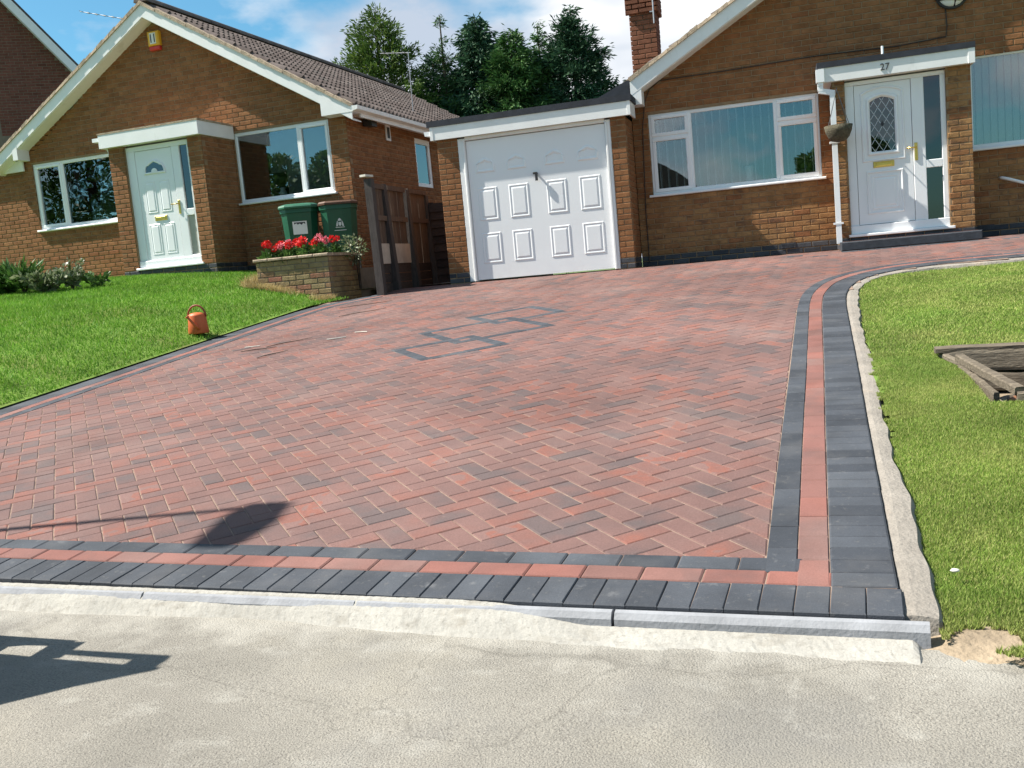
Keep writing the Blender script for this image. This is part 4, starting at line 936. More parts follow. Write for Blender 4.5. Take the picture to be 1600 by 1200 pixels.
# left slope continues over the garage side as lean-to tiles
c = MB(); c.prism([(-2.75, 3.10), (-1.9, 3.585), (-1.9, 3.63), (-2.75, 3.145)], 'y', 13.86, 20); build(c, 'lower_tiles', 'verge', rf7)
# chimney
ch = MB(); ch.box(-2.18, -1.80, 16.02, 16.50, 2.9, 5.9); cho = build(ch, 'chimney', 'mortar_dark', rf7)
bc = Bricks(rh)
bc.wall(cho, (-2.20, 16.0, 0), (1,0,0), (0,-1,0), .42, 3.2, 4.95, 'brick_chimney', depth=.018); bc.wall(cho, (-1.78, 16.02, 0), (0,1,0), (1,0,0), .49, 3.2, 4.95, 'brick_chimney', depth=.018, off=.1)
bc.wall(cho, (-2.25, 15.95, 0), (1,0,0), (0,-1,0), .52, 4.95, 5.2, 'brick_chimney', depth=.068); bc.wall(cho, (-1.73, 15.97, 0), (0,1,0), (1,0,0), .55, 4.95, 5.2, 'brick_chimney', depth=.068, off=.1)
bc.wall(cho, (-2.20, 16.0, 0), (1,0,0), (0,-1,0), .42, 5.2, 5.8, 'brick_chimney', depth=.018)
bc.done(0, 60)
c = MB(); c.tube([(-1.80, 15.93, 4.75), (-1.80, 15.93, 5.6)], .012, 6); c.box(-1.86, -1.80, 15.93, 15.96, 4.93, 4.945); build(c, 'aerial_bracket', 'steel', cho)
b7.done(0)
# wall lamp
wlmp = thing('wall_lamp', 'round white bulkhead lamp with dark cage above the numbered porch', 'lamp', (2.24, YH-.09, 3.9))
c = MB()
for i in range(7):
    t = i/6; r = .175*math.cos(t*math.pi/2*.96); yv = YH-.035-.085*math.sin(t*math.pi/2)
    for j in range(24): a = 2*math.pi*j/24; c.v.append((2.24+r*math.cos(a), yv, 4.10+r*math.sin(a)))
for i in range(6):
    for j in range(24): c.f.append((i*24+j, i*24+(j+1) % 24, (i+1)*24+(j+1) % 24, (i+1)*24+j))
build(c, 'diffuser', 'lamp_white', wlmp, smooth=True)
c = MB(); ring = [(2.24+.185*math.cos(2*math.pi*q/28), YH-.03, 4.10+.185*math.sin(2*math.pi*q/28)) for q in range(29)]; c.tube(ring, .022, 8, False); build(c, 'rim', 'dark_metal', wlmp, smooth=True)
c = MB(); c.tube([(2.06, YH-.06, 4.03), (2.16, YH-.115, 4.02), (2.32, YH-.115, 3.99), (2.41, YH-.06, 4.0)], .014, 6); c.tube([(2.24, YH-.13, 4.10), (2.27, YH-.11, 4.0), (2.26, YH-.05, 3.93)], .012, 6); build(c, 'guard', 'dark_metal', wlmp, smooth=True)
# grab rail by the right window
gr = MB(); gr.tube([(2.74, YH-.004, 1.69), (2.76, YH-.07, 1.685), (2.84, YH-.11, 1.655), (3.6, YH-.11, 1.37), (3.7, YH-.08, 1.33), (3.72, YH-.004, 1.32)], .021, 10)
gro = build(gr, 'grab_rail', 'lamp_white', smooth=True); tag(gro, 'white tubular grab rail fixed to the brick wall under the blinds window', 'rail')
# hanging basket
hb = thing('hanging_basket', 'empty coir-lined wire basket hanging by the downpipe', 'basket', (.735, YP-.24, 2.31))
c = MB(); c.lathe([(.03, 0), (.09, .015), (.13, .06), (.16, .13), (.175, .205), (.155, .205), (.13, .1), (.03, .05)], (.735, YP-.24, 2.315), 16); build(c, 'basket', 'coir', hb, smooth=True)
c = MB()
for q in range(4): a = math.pi/4+q*math.pi/2; c.tube([(.735+.17*math.cos(a), YP-.24+.17*math.sin(a), 2.52), (.735, YP-.24, 2.97)], .004, 5)
build(c, 'chain', 'dark_metal', hb)
c = MB(); c.tube([(.735, YP-.05, 2.95), (.735, YP-.24, 2.985)], .007, 6); build(c, 'bracket', 'dark_metal', hb)
# ------------------------------------------------------------------ garage between the houses
gg = thing('garage', 'flat-roofed brick garage with a white panelled up-and-over door', 'garage', (-3.36, 13.38, .95))
YG = 13.38; gl0, gl1 = -4.735, -2.0; fx0, fx1 = -4.425, -2.205
gwl = backing(gg, 'front_pier', (gl0, YG, 0), (1,0,0), (0,-1,0), fx0-gl0, .7, 3.02); gwr = backing(gg, 'front_pier', (fx1, YG, 0), (1,0,0), (0,-1,0), gl1-fx1, .7, 3.02)
bg_ = Bricks(gg)
bg_.wall(gwl, (gl0, YG, 0), (1,0,0), (0,-1,0), fx0-gl0, .955, 3.01, 'brick', plinth=1.10); bg_.wall(gwr, (fx1, YG, 0), (1,0,0), (0,-1,0), gl1-fx1, .955, 3.01, 'brick', plinth=1.10, off=.1)
gsr = backing(gg, 'side_wall', (gl1, YG+.003, 0), (0,1,0), (1,0,0), YH-YG+.02, .7, 3.02)
bg_.wall(gsr, (gl1, YG+.02, 0), (0,1,0), (1,0,0), YH-YG-.02, .955, 3.01, 'brick', plinth=1.10, off=.11)
gsl = backing(gg, 'side_wall', (gl0, 19.5, 0), (0,-1,0), (-1,0,0), 19.5-YG-.003, .7, 3.02)
bg_.wall(gsl, (gl0, 19.5, 0), (0,-1,0), (-1,0,0), 19.5-YG-.02, .955, 3.01, 'brick', plinth=1.10)
bg_.done(0)
f = MB(); f.bbox(fx0, -4.315, YG+.0, YG+.12, .955, 3.0, .01); f.bbox(-2.285, fx1, YG+.0, YG+.12, .955, 3.0, .01); f.bbox(-4.315, -2.285, YG+.001, YG+.12, 2.965, 3.02, .008)
f.bbox(-4.35, -4.318, YG-.014, YG, .957, 2.96, .006); f.bbox(-2.282, -2.25, YG-.014, YG, .957, 2.96, .006)
build(f, 'door_frame', 'white_paint', gg)
gd = MB(); gd.box(-4.308, -2.292, YG+.035, YG+.07, .972, 2.955); door = build(gd, 'garage_door', 'garage_white', gg)
DW, DH = 2.016, 1.983
for (a, b) in ((.055, .20), (.285, .43), (.56, .705), (.795, .945)):
    for (t, q) in ((.34, .575), (.665, .885)):
        p = MB(); raised_panel(p, -4.308+a*DW, -4.308+b*DW, 2.955-q*DH, 2.955-t*DH, YG+.0345, .06, .008); build(p, 'panel', 'garage_white', door)
    p = MB(); molding(p, arch_pts(-4.308+a*DW, -4.308+b*DW, 2.955-.235*DH, 2.955-.13*DH, .11), YG+.0348, .045, .011); build(p, 'arched_panel', 'garage_white', door)
p = MB(); p.tube([(-3.30, YG+.036, 2.39), (-3.30, YG-.005, 2.39)], .016, 8); p.bbox(-3.318, -3.282, YG-.028, YG-.004, 2.29, 2.41, .006); p.bbox(-3.345, -3.30, YG-.028, YG-.004, 2.38, 2.41, .005); build(p, 'handle', 'dark_metal', door)
f = MB(); f.box(-4.80, -1.905, YG-.07, YG-.045, 3.015, 3.20); f.box(-1.93, -1.905, YG-.045, YH-.29, 3.016, 3.199); f.box(-4.80, -4.775, YG-.045, 19.5, 3.016, 3.199); f.box(-4.775, -1.93, YG-.044, YG+.002, 3.018, 3.03); fa = build(f, 'fascia', 'white_paint', gg)
f = MB(); f.bbox(-4.80, -4.755, YG-.076, YG-.0705, 3.012, 3.203, .002); f.bbox(-1.95, -1.903, YG-.076, YG-.0705, 3.012, 3.203, .002); build(f, 'fascia_joint', 'white_paint', fa)
f = MB(); f.box(-4.84, -1.885, YG-.085, 19.6, 3.201, 3.285); build(f, 'felt_roof', 'felt', gg)
f = MB(); f.prism([(-4.89, 3.09), (-4.80, 3.08), (-4.80, 3.15), (-4.90, 3.15)], 'y', YG-.05, 19.5); build(f, 'gutter', 'upvc', gg)
# ------------------------------------------------------------------ red-brick house far left
NR = math.radians(32)
nh = thing('house', 'dark red brick house with white bargeboard rising behind the left bungalow', 'house', (-7.2, 29.27, 1.2), NR)
NHV = 29.27; na, nz, ns = -5.75, 10.75, 1.25
nw_ = backing(nh, 'gable_wall', (na-3.1, NHV, 0), (1,0,0), (0,-1,0), 6.2, .6, nz-.3-ns*3.1, apex=(3.1, nz-.3), mt='mortar_dark')
bn = Bricks(nh); bn.wall(nw_, (na+.3, NHV, 0), (1,0,0), (0,-1,0), 2.75, 5.9, 11.2, 'brick_red', top=lambda a: nz-.25-ns*abs(.3+a)); bn.done(NR, 300)
nr = MB()
for s_ in (-1, 1): nr.prism([(na, nz), (na+s_*3.4, nz-ns*3.4), (na+s_*3.4, nz-ns*3.4-.08), (na, nz-.08)], 'y', NHV-.4, NHV+9)
nro = build(nr, 'roof', 'tile', nh)
for s_ in (-1, 1):
    b = MB(); b.prism([(na, nz-.09), (na+s_*3.4, nz-.09-ns*3.4), (na+s_*3.4, nz-.40-ns*3.4), (na, nz-.40)], 'y', NHV-.42, NHV-.38); build(b, 'bargeboard', 'white_paint', nro)
    b = MB(); b.prism([(na, nz-.41), (na+s_*3.4, nz-.41-ns*3.4), (na+s_*3.4, nz-.43-ns*3.4), (na, nz-.43)], 'y', NHV-.37, NHV); build(b, 'soffit', 'white_paint', nro)
# aerials
def aerial(label, base, top, boom0, boom1, n):
    t = thing('tv_aerial', label, 'aerial', base)
    p = MB(); p.tube([base, top], .010, 6); build(p, 'mast', 'steel', t)
    p = MB(); p.tube([boom0, boom1], .008, 6); b_ = build(p, 'boom', 'steel', t)
    for k in range(n):
        q = Vector(boom0).lerp(Vector(boom1), (k+.5)/n); d = (Vector(boom1)-Vector(boom0)).cross(Vector((0,0,1))).normalized()*.16
        p = MB(); p.tube([q-d, q+d], .005, 5); build(p, 'element', 'steel', b_)
aerial('television aerial boom poking out beyond the left gable roof', (-12.9, 18.6, 5.0), (-12.9, 18.6, 7.02), (-14.6, 18.7, 7.56), (-12.7, 18.6, 6.98), 9)
aerial('thin pale aerial mast standing above the brown tiled roof', (-6.93, 18.34, 3.9), (-6.90, 18.34, 5.5), (-7.5, 18.36, 5.56), (-6.85, 18.34, 5.48), 3)
aerial('small aerial behind the black garage roof edge beside the chimney', (-2.55, 17.0, 3.29), (-2.55, 17.0, 3.75), (-2.75, 17.0, 3.76), (-2.45, 17.0, 3.74), 4)
# ------------------------------------------------------------------ brick planter
pt = thing('planter', 'low yellowish brick garden planter in front of the green bins', 'planter', (-6.8, 12.5, .9))
px0, px1, py0, py1 = -7.37, -6.22, 12.50, 13.5
bp = Bricks(pt)
w_ = backing(pt, 'front_wall', (px0, py0, 0), (1,0,0), (0,-1,0), px1-px0, .75, 1.50, mt='mortar_dark'); bp.wall(w_, (px0, py0, 0), (1,0,0), (0,-1,0), px1-px0, .84, 1.51, 'brick_planter', off=.06)
w_ = backing(pt, 'side_wall', (px1, py0+.003, 0), (0,1,0), (1,0,0), py1-py0, .75, 1.50, mt='mortar_dark'); bp.wall(w_, (px1, py0+.02, 0), (0,1,0), (1,0,0), py1-py0-.02, .84, 1.51, 'brick_planter', off=.1)
w_ = backing(pt, 'side_wall', (px0, py1, 0), (0,-1,0), (-1,0,0), py1-py0-.003, .75, 1.50, mt='mortar_dark'); bp.wall(w_, (px0, py1, 0), (0,-1,0), (-1,0,0), py1-py0-.02, .84, 1.51, 'brick_planter')
bp.done(0)
for i in range(5):
    c = MB(); x0 = px0-.03+i*.242; c.bbox(x0, x0+.236, py0-.035, py0+.12, 1.512, 1.555, .01); build(c, 'coping', 'verge', pt)
for i in range(4):
    c = MB(); y0 = py0+.125+i*.235; c.box(px1-.12, px1+.03, y0, y0+.228, 1.512, 1.553); build(c, 'coping', 'verge', pt)
c = MB(); c.box(px0+.1, px1-.1, py0+.1, py1-.1, 1.40, 1.48); build(c, 'compost', 'soil', pt)
# ------------------------------------------------------------------ foliage helpers
def leaf_cloud(n, fn, size, jitter=.5, aspect=.5, droop=0., upright=0.):
    """n leaf quads (rhombs); fn() -> (centre, outward dir)"""
    out = np.zeros((n*4, 3), np.float32)
    for k in range(n):
        c, d = fn(); d = Vector(d) + Vector((random.uniform(-1,1), random.uniform(-1,1), random.uniform(-1,1)))*jitter + Vector((0,0,upright-droop))
        d.normalize(); s_ = d.cross(Vector((random.uniform(-1,1), random.uniform(-1,1), random.uniform(-1,1))))
        if s_.length < 1e-3: s_ = d.orthogonal()
        s_.normalize(); l = size*random.uniform(.6, 1.3); w = l*aspect; c = Vector(c)
        out[k*4] = c; out[k*4+1] = c + d*l*.5 + s_*w*.5; out[k*4+2] = c + d*l; out[k*4+3] = c + d*l*.5 - s_*w*.5
    return out
def rnd_dir():
    while True:
        v = Vector((random.uniform(-1,1), random.uniform(-1,1), random.uniform(-1,1)))
        if .05 < v.length < 1: return v.normalized()
def rel(arr, an): return arr - np.array(an, np.float32)
# geraniums: each plant a mound of leaves with a few flower heads
spots = [(-7.25, 12.66), (-7.08, 12.70), (-6.93, 12.66), (-6.76, 12.72), (-6.62, 12.66), (-6.50, 12.84), (-6.98, 12.95), (-6.70, 13.0), (-6.36, 13.05)]
for k, (gx, gy) in enumerate(spots):
    an = (gx, gy, 1.48); t = thing('geranium', 'red and pink flowering geranium growing in the brick planter', 'plant', an, 0, 'geraniums in the planter')
    h = random.uniform(.16, .24)
    def fn():
        d = rnd_dir(); d.z = abs(d.z); r = random.uniform(.5, 1); return (gx+d.x*.13*r, gy+d.y*.13*r, 1.47+d.z*h*r), d
    mesh_np('foliage', rel(leaf_cloud(230, fn, .055, .6, .85), an), 4, 'leaf_mid', t)
    for q in range(random.choice((2, 3, 3))):
        a = random.uniform(0, 6.3); r = random.uniform(.02, .12); c0 = Vector((gx+r*math.cos(a), gy-.03+r*math.sin(a), 1.47+h+random.uniform(.03, .10)))
        hr = random.uniform(.035, .055)
        st_ = MB(); st_.tube([(gx, gy, 1.5), tuple(c0)], .004, 5); s_o = build(st_, 'flower_stem', 'leaf_mid', t)
        def ff():
            d = rnd_dir(); return c0 + d*hr*.6, d
        mesh_np('flower_head', rel(leaf_cloud(70, ff, hr*.75, .5, .9), an), 4, 'petal_pink' if random.random() < .3 else 'petal_red', t)
# pale bush spilling over the planter's right corner
an = (-6.17, 13.45, 1.0); t = thing('trailing_shrub', 'sprawling pale-leaved shrub at the corner between planter and fence post', 'shrub', an)
def fn():
    d = rnd_dir(); r = random.uniform(.3, 1); return (-6.22+d.x*.20*r, 13.35+d.y*.28*r, 1.58+d.z*.26*r), d
mesh_np('foliage', rel(leaf_cloud(420, fn, .05, .6, .5), an), 4, 'leaf_pale', t)
c = MB()
for q in range(6): c.tube([(-6.18+random.uniform(-.02,.02), 13.4, 1.0), (-6.18+random.uniform(-.08,.08), 13.4+random.uniform(-.1,.1), 1.4), (-6.2+random.uniform(-.2,.2), 13.35+random.uniform(-.2,.2), 1.75)], .006, 5)
build(c, 'stems', 'bark', t)
# shrubs by the left bungalow
def shrub(x, y, h, r, n, leaf, mt, label, flower=None, up_=.3, asp=.45):
    z = lawn_l(x, y)-.03; an = (x, y, z); t = thing('shrub', label, 'shrub', an, 0, 'shrubs along the left bungalow')
    stems = [(random.uniform(0, 6.3), random.uniform(.3, 1)*r, h*random.uniform(.55, 1)) for _ in range(max(7, int(n/45)))]
    c = MB()
    for a, rr, hh in stems: c.tube([(x, y, z), (x+rr*.4*math.cos(a), y+rr*.4*math.sin(a), z+hh*.55), (x+rr*math.cos(a), y+rr*math.sin(a), z+hh)], [.008, .006, .003], 5)
    build(c, 'stems', 'bark', t)
    def fn():
        a, rr, hh = random.choice(stems); q = random.uniform(.15, 1)**.8; p = rr*q**1.4
        d = rnd_dir(); return (x+p*math.cos(a)+d.x*.04, y+p*math.sin(a)+d.y*.04, z+hh*q+d.z*.03), Vector((math.cos(a), math.sin(a), .2))
    mesh_np('foliage', rel(leaf_cloud(n, fn, leaf, .8, asp, upright=up_), an), 4, mt, t)
    if flower:
        def ff():
            a, rr, hh = random.choice(stems); d = rnd_dir(); return (x+rr*math.cos(a)+d.x*.04, y+rr*math.sin(a)+d.y*.04, z+hh+d.z*.04), d
        mesh_np('blossom', rel(leaf_cloud(flower[1], ff, .03, .6, .8), an), 4, flower[0], t)
shrub(-11.25, 11.85, 0.34, .46, 900, .11, 'leaf_mid', 'broad green shrub at the far left of the house bed')
shrub(-10.85, 11.80, 0.46, .34, 650, .16, 'leaf_mid', 'taller strappy green shrub rising beside the house wall', None, .9, .2)
shrub(-10.45, 11.75, 0.30, .42, 900, .10, 'leaf_pale', 'low pale-leaved shrub spreading over the lawn edge')
shrub(-10.12, 11.95, 0.46, .24, 420, .08, 'leaf_pale', 'upright white-flecked shrub nearest the lit wall corner', ('petal_white', 60))
shrub(-11.7, 12.0, 0.38, .45, 700, .10, 'leaf_pale', 'pale shrub with white flecks beside the garage wall', ('petal_white', 40))
shrub(-9.85, 12.25, 0.22, .30, 320, .08, 'leaf_mid', 'small green shrub under the left window by the porch')
# ------------------------------------------------------------------ wheelie bins
def wheelie(label, x, y, z, rot, lid_mt, kind):
    t = thing('wheelie_bin', label, 'bin', (0, 0, 0), 0, None); t.location = (x, y, z); t.rotation_euler = (0, 0, rot)
    c = MB(); lv = [(0.0, .21, .23), (.05, .235, .25), (.55, .262, .305), (.90, .283, .345), (.905, .30, .36), (.97, .30, .36)]; n = 16; k = len(lv)
    for zz, hx, hy in lv:
        for j in range(n):
            a = 2*math.pi*(j+.5)/n; ex = 5.; cx_, sy_ = math.cos(a), math.sin(a); q = (abs(cx_)**ex + abs(sy_)**ex)**(-1/ex)
            c.v.append((hx*q*cx_, hy*q*sy_, zz+.03))
    for i in range(k-1):
        for j in range(n): c.f.append((i*n+j, i*n+(j+1) % n, (i+1)*n+(j+1) % n, (i+1)*n+j))
    c.f.append(tuple(range(n))[::-1]); c.f.append(tuple(range((k-1)*n, k*n)))
    body = build(c, 'body', 'bin_green', t, smooth=False)
    l = MB(); lv = [(.97, .315, .39), (.995, .318, .395), (1.02, .305, .375), (1.045, .24, .29), (1.052, .1, .12)]
    if kind == 2: lv = [(.972, .31, .385), (1.0, .312, .388), (1.025, .29, .36), (1.035, .15, .2)]
    k = len(lv)
    for zz, hx, hy in lv:
        for j in range(n):
            a = 2*math.pi*(j+.5)/n; ex = 5.; cx_, sy_ = math.cos(a), math.sin(a); q = (abs(cx_)**ex + abs(sy_)**ex)**(-1/ex); l.v.append((hx*q*cx_, hy*q*sy_-.01, zz+.031))
    for i in range(k-1):
        for j in range(n): l.f.append((i*n+j, i*n+(j+1) % n, (i+1)*n+(j+1) % n, (i+1)*n+j))
    l.f.append(tuple(range(n))[::-1]); l.f.append(tuple(range((k-1)*n, k*n)))
    build(l, 'lid', lid_mt, t)
    h = MB(); h.tube([(-.25, .37, .96), (-.25, .43, 1.0), (.25, .43, 1.0), (.25, .37, .96)], .016, 8); build(h, 'handle', 'bin_green', t)
    for s_ in (-1, 1):
        w_ = MB(); w_.tube([(s_*.20, .25, .10), (s_*.25, .25, .10)], .1, 16); wo = build(w_, 'wheel', 'rubber', t)
        w_ = MB(); w_.tube([(s_*.251, .25, .10), (s_*.256, .25, .10)], .05, 12); build(w_, 'hub', 'dark_metal', wo)
    def fy(zz): return -(.25 + (.345-.25)*(zz-.08)/.85)
    if kind == 1:
        s_ = MB(); s_.add([(-.11, fy(.60)-.008, .60), (.11, fy(.60)-.008, .60), (.11, fy(.80)-.008, .80), (-.11, fy(.80)-.008, .80)], [(0,1,2,3)]); st_ = build(s_, 'address_label', 'sticker', t)
        s_ = MB(); pts = [(-.085, .785), (-.085, .755), (-.05, .772), (-.03, .748), (0, .765), (.03, .742), (.055, .77), (.085, .752), (.085, .785)]
        s_.add([(a, fy(b)-.0095, b) for a, b in pts], [tuple(range(len(pts)))]); build(s_, 'label_print', 'sticker_print', st_)
        s_ = MB(); s_.add([(-.08, fy(.54)-.008, .54), (.07, fy(.54)-.008, .54), (.07, fy(.58)-.008, .58), (-.08, fy(.58)-.008, .58)], [(0,1,2,3)]); build(s_, 'embossed_mark', 'bin_lid', t)
    else:
        s_ = MB()      # council crest: shield, supporters, crown, motto line
        def pg(pp): s_.add([(a, fy(b)-.008, b) for a, b in pp], [tuple(range(len(pp)))])
        pg([(-.022, .73), (-.022, .69), (0, .665), (.022, .69), (.022, .73)]); pg([(-.04, .745), (-.03, .745), (-.032, .67), (-.06, .665), (-.055, .70)]); pg([(.03, .745), (.04, .745), (.055, .70), (.06, .665), (.032, .67)])
        pg([(-.03, .75), (.03, .75), (.02, .775), (0, .79), (-.02, .775)]); pg([(-.07, .655), (.07, .655), (.07, .645), (-.07, .645)]); pg([(-.09, .61), (.09, .61), (.09, .60), (-.09, .60)])
        build(s_, 'crest', 'crest', t)
    return t
def world_at(px, py, dep):
    dirv = fw + rt*((px-800)/FPX) - up*((py-600)/FPX); return EYE + dirv*dep
q1 = world_at(474, 380, 15.25); q2 = world_at(534, 378, 15.2)
wheelie('green wheelie bin with green lid and white address label behind the planter', q1.x, q1.y, 1.32, math.radians(24), 'bin_lid', 1)
wheelie('green wheelie bin with brown lid and pale council crest beside the fence', q2.x, q2.y, 1.32, math.radians(26), 'bin_brown', 2)
c = MB(); c.box(-8.6, -6.30, 13.52, 14.6, .6, 1.318); build(c, 'paved_strip', 'concrete')['kind'] = 'structure'
# ------------------------------------------------------------------ fence and side gate
fe = thing('fence', 'weathered brown boarded fence with dark posts along the side passage', 'fence', (-5.55, 12.5, .95))
posts = [12.66, 13.25, 14.05, 14.95]
for i, y in enumerate(posts):
    c = MB(); c.beam((-5.52+random.uniform(-.01,.01), y, .85), (-5.58+random.uniform(-.03,.03), y+random.uniform(-.03,.03), 2.52-.04*i), .11, .11, (0,1,0)); build(c, 'post', 'post_wood', fe)
for i in range(3):
    y0, y1 = posts[i]+.06, posts[i+1]-.06; n = 5; wd = (y1-y0)/n
    for k in range(n):
        c = MB(); c.box(-5.60, -5.578+.004*(k % 2), y0+k*wd+.003, y0+(k+1)*wd-.003, 1.32, 2.44+random.uniform(-.02, .02)); build(c, 'plank', 'plank_brown', fe)
    for z in (1.95, 2.40):
        c = MB(); c.box(-5.572, -5.54, y0, y1, z, z+.07); build(c, 'rail', 'plank_brown', fe)
    for k in range(3):
        c = MB(); c.box(-5.60, -5.565, y0, y1, .92+k*.135, .92+k*.135+.128); build(c, 'gravel_board', 'plank_dark', fe)
    if i < 2:
        c = MB(); c.box(-5.576, -5.545, y0+.08, y1-.02, 1.33, 1.62); build(c, 'pale_panel', 'pale_board', fe)  # pale rectangle set over the bottom of the planks
c = MB(); c.beam((-5.60, 12.60, 2.565), (-5.56, 12.78, 2.565), .10, .03); build(c, 'post_cap', 'stone', fe)
ga = thing('side_gate', 'dark horizontally lapped wooden gate between fence and garage', 'gate', (-5.1, 14.9, .95))
for k in range(10):
    c = MB(); z = .97+k*.128; c.add([(-5.52, 14.90, z), (-4.76, 14.90, z), (-4.76, 14.93, z+.14), (-5.52, 14.93, z+.14), (-5.52, 14.95, z), (-4.76, 14.95, z), (-4.76, 14.95, z+.14), (-5.52, 14.95, z+.14)], [(0,1,2,3),(7,6,5,4),(0,4,5,1),(2,6,7,3),(1,5,6,2),(0,3,7,4)]); build(c, 'slat', 'plank_dark', ga)
for x in (-5.5, -4.80):
    c = MB(); c.box(x-.03, x+.03, 14.952, 15.0, .955, 2.28); build(c, 'stile', 'plank_dark', ga)
sheet('passage', [-7.4, -6.3, -5.6, -4.7], [14.0, 15, 17, 20, 25], lambda x, y: .965, 'concrete')
# ------------------------------------------------------------------ watering can
cx, cy = -6.47, 9.56; cz = lawn_l(cx, cy)-.01
wc = thing('watering_can', 'terracotta orange plastic watering can standing on the lawn edge', 'watering can', (cx, cy, cz))
c = MB(); c.lathe([(.112, 0), (.118, .01), (.105, .12), (.10, .20), (.095, .215), (.06, .235), (.02, .24)], (cx, cy, cz), 24); build(c, 'body', 'terracotta', wc, smooth=True)
c = MB(); c.tube([(cx+.105*math.cos(a), cy+.02*math.cos(a), cz+.185+.135*math.sin(a)) for a in [math.pi*(q/14) for q in range(15)]] , .011, 8); build(c, 'handle', 'terracotta_dark', wc, smooth=True)
c = MB(); c.tube([(cx+.065, cy-.085, cz+.05), (cx+.045, cy-.125, cz+.10), (cx+.0, cy-.15, cz+.17), (cx-.015, cy-.155, cz+.195)], [.022, .016, .013, .012], 8); sp = build(c, 'spout', 'terracotta', wc, smooth=True)
c = MB(); c.tube([(cx-.012, cy-.154, cz+.19), (cx-.022, cy-.162, cz+.207)], [.016, .026], 12); build(c, 'rose', 'terracotta', sp, smooth=True)
# ------------------------------------------------------------------ timber-framed inspection pit in the right lawn
tf = thing('timber_surround', 'broken weathered timber surround sunk in the right lawn', 'timber frame', (1.25, 5.8, lawn_r(1.2, 5.8)))
def plank(a, b, w_, h, name='plank', upv=(0,0,1), mt='timber_grey'):
    c = MB(); a = Vector(a); b = Vector(b); n = 9; d = (b-a).normalized(); r = d.cross(Vector(upv)).normalized(); u = r.cross(d); k = 8
    for i in range(n):
        p = a.lerp(b, i/(n-1)) + r*random.uniform(-.003, .003) + u*random.uniform(-.003, .003); e = .5 if i in (0, n-1) else 1
        for (sx, sy) in ((-1,-.7),(-.7,-1),(.7,-1),(1,-.7),(1,.7),(.7,1),(-.7,1),(-1,.7)): c.v.append(tuple(p + r*sx*w_/2*(1+random.uniform(-.04,.04)) + u*sy*h/2*(1+random.uniform(-.06,.06))))
    for i in range(n-1):
        for j in range(k): c.f.append((i*k+j, i*k+(j+1) % k, (i+1)*k+(j+1) % k, (i+1)*k+j))
    c.f.append(tuple(range(k))[::-1]); c.f.append(tuple(range((n-1)*k, n*k))); return build(c, name, mt, tf)
def zr(x, y): return lawn_r(x, y)
plank((.86, 6.44, zr(.86,6.4)+.035), (2.0, 6.36, zr(2.0,6.36)+.055), .14, .035)            # back, flat on edge
plank((.90, 6.38, zr(.9,6.4)-.03), (2.0, 6.31, zr(2.0,6.3)-.03), .03, .13)                 # back riser
plank((.90, 6.36, zr(.9,6.4)-.16), (2.0, 6.29, zr(2.0,6.3)-.16), .03, .11)
plank((.965, 6.20, zr(.96,6.2)+.025), (1.105, 5.33, zr(1.1,5.33)+.03), .055, .05)           # left top rail
plank((.955, 6.12, zr(.96,6.1)-.035), (1.02, 5.45, zr(1.02,5.45)-.04), .03, .08)
plank((.90, 6.42, zr(.9,6.4)+.005), (.975, 6.12, zr(.97,6.1)+.0), .04, .03)
plank((1.09, 5.33, zr(1.1,5.3)+.0), (2.0, 5.26, zr(2,5.26)+.01), .05, .06)                  # front rail
c = MB(); c.add([(.90, 5.2, zr(1,5.3)-.22), (2.0, 5.2, zr(1,5.3)-.22), (2.0, 6.4, zr(1,5.8)-.18), (.90, 6.4, zr(1,5.8)-.18)], [(0,1,2,3)])
build(c, 'pit_floor', 'soil', tf)
for (a, b) in (((.905, 5.2), (.905, 6.4)),):
    c = MB(); c.prism([(5.22, -.05), (6.40, -.05), (6.40, zr(.9, 6.4)-.06), (5.22, zr(.9, 5.22)-.06)], 'x', .90, .93); build(c, 'pit_side', 'soil', tf)
mc = thing('manhole_cover', 'round rusty manhole cover lying inside the timber surround', 'manhole cover', (1.42, 5.83, .08))
zc = zr(1.42, 5.8)-.135
c = MB(); c.lathe([(.26, -.09), (.27, 0), (.25, .012), (.235, .004), (.02, .008)], (1.42, 5.83, zc), 28); mo = build(c, 'cover', 'rust', mc, smooth=True)
c = MB(); c.lathe([(.30, -.09), (.33, -.02), (.33, .0), (.285, .01), (.28, -.01)], (1.42, 5.83, zc), 28); build(c, 'rim', 'timber_grey', mc, smooth=True)
c = MB(); c.box(1.20, 1.27, 5.55, 5.62, zc-.06, zc+.03); build(c, 'lug', 'rust', mc)
# ------------------------------------------------------------------ odds and ends
def blob(name, label, cat, x, y, z, s_, mt, group=None):
    c = MB(); n = 8
    for i in range(5):
        ph = math.pi*i/4
        for j in range(n): a = 2*math.pi*j/n; r = s_*math.sin(ph)*random.uniform(.8, 1.2)+.0005; c.v.append((x+r*math.cos(a), y+r*.8*math.sin(a), z+s_*.45*(1-math.cos(ph))))
    for i in range(4):
        for j in range(n): c.f.append((i*n+j, i*n+(j+1) % n, (i+1)*n+(j+1) % n, (i+1)*n+j))
    return tag(build(c, name, mt, smooth=True), label, cat, group)
blob('pebble', 'single white pebble lying on the right lawn near the concrete edge', 'stone', .455, 3.15, .02, .014, 'stone')
tw = [(-5.28, 8.70, .28, .3), (-4.75, 8.15, .35, 1.1), (-4.27, 9.16, .3, .1), (-4.41, 8.86, .4, .6), (-4.93, 8.83, .5, .9), (-5.1, 8.5, .35, .35), (-5.0, 10.8, .6, .75), (-5.3, 11.6, .7, .5)]
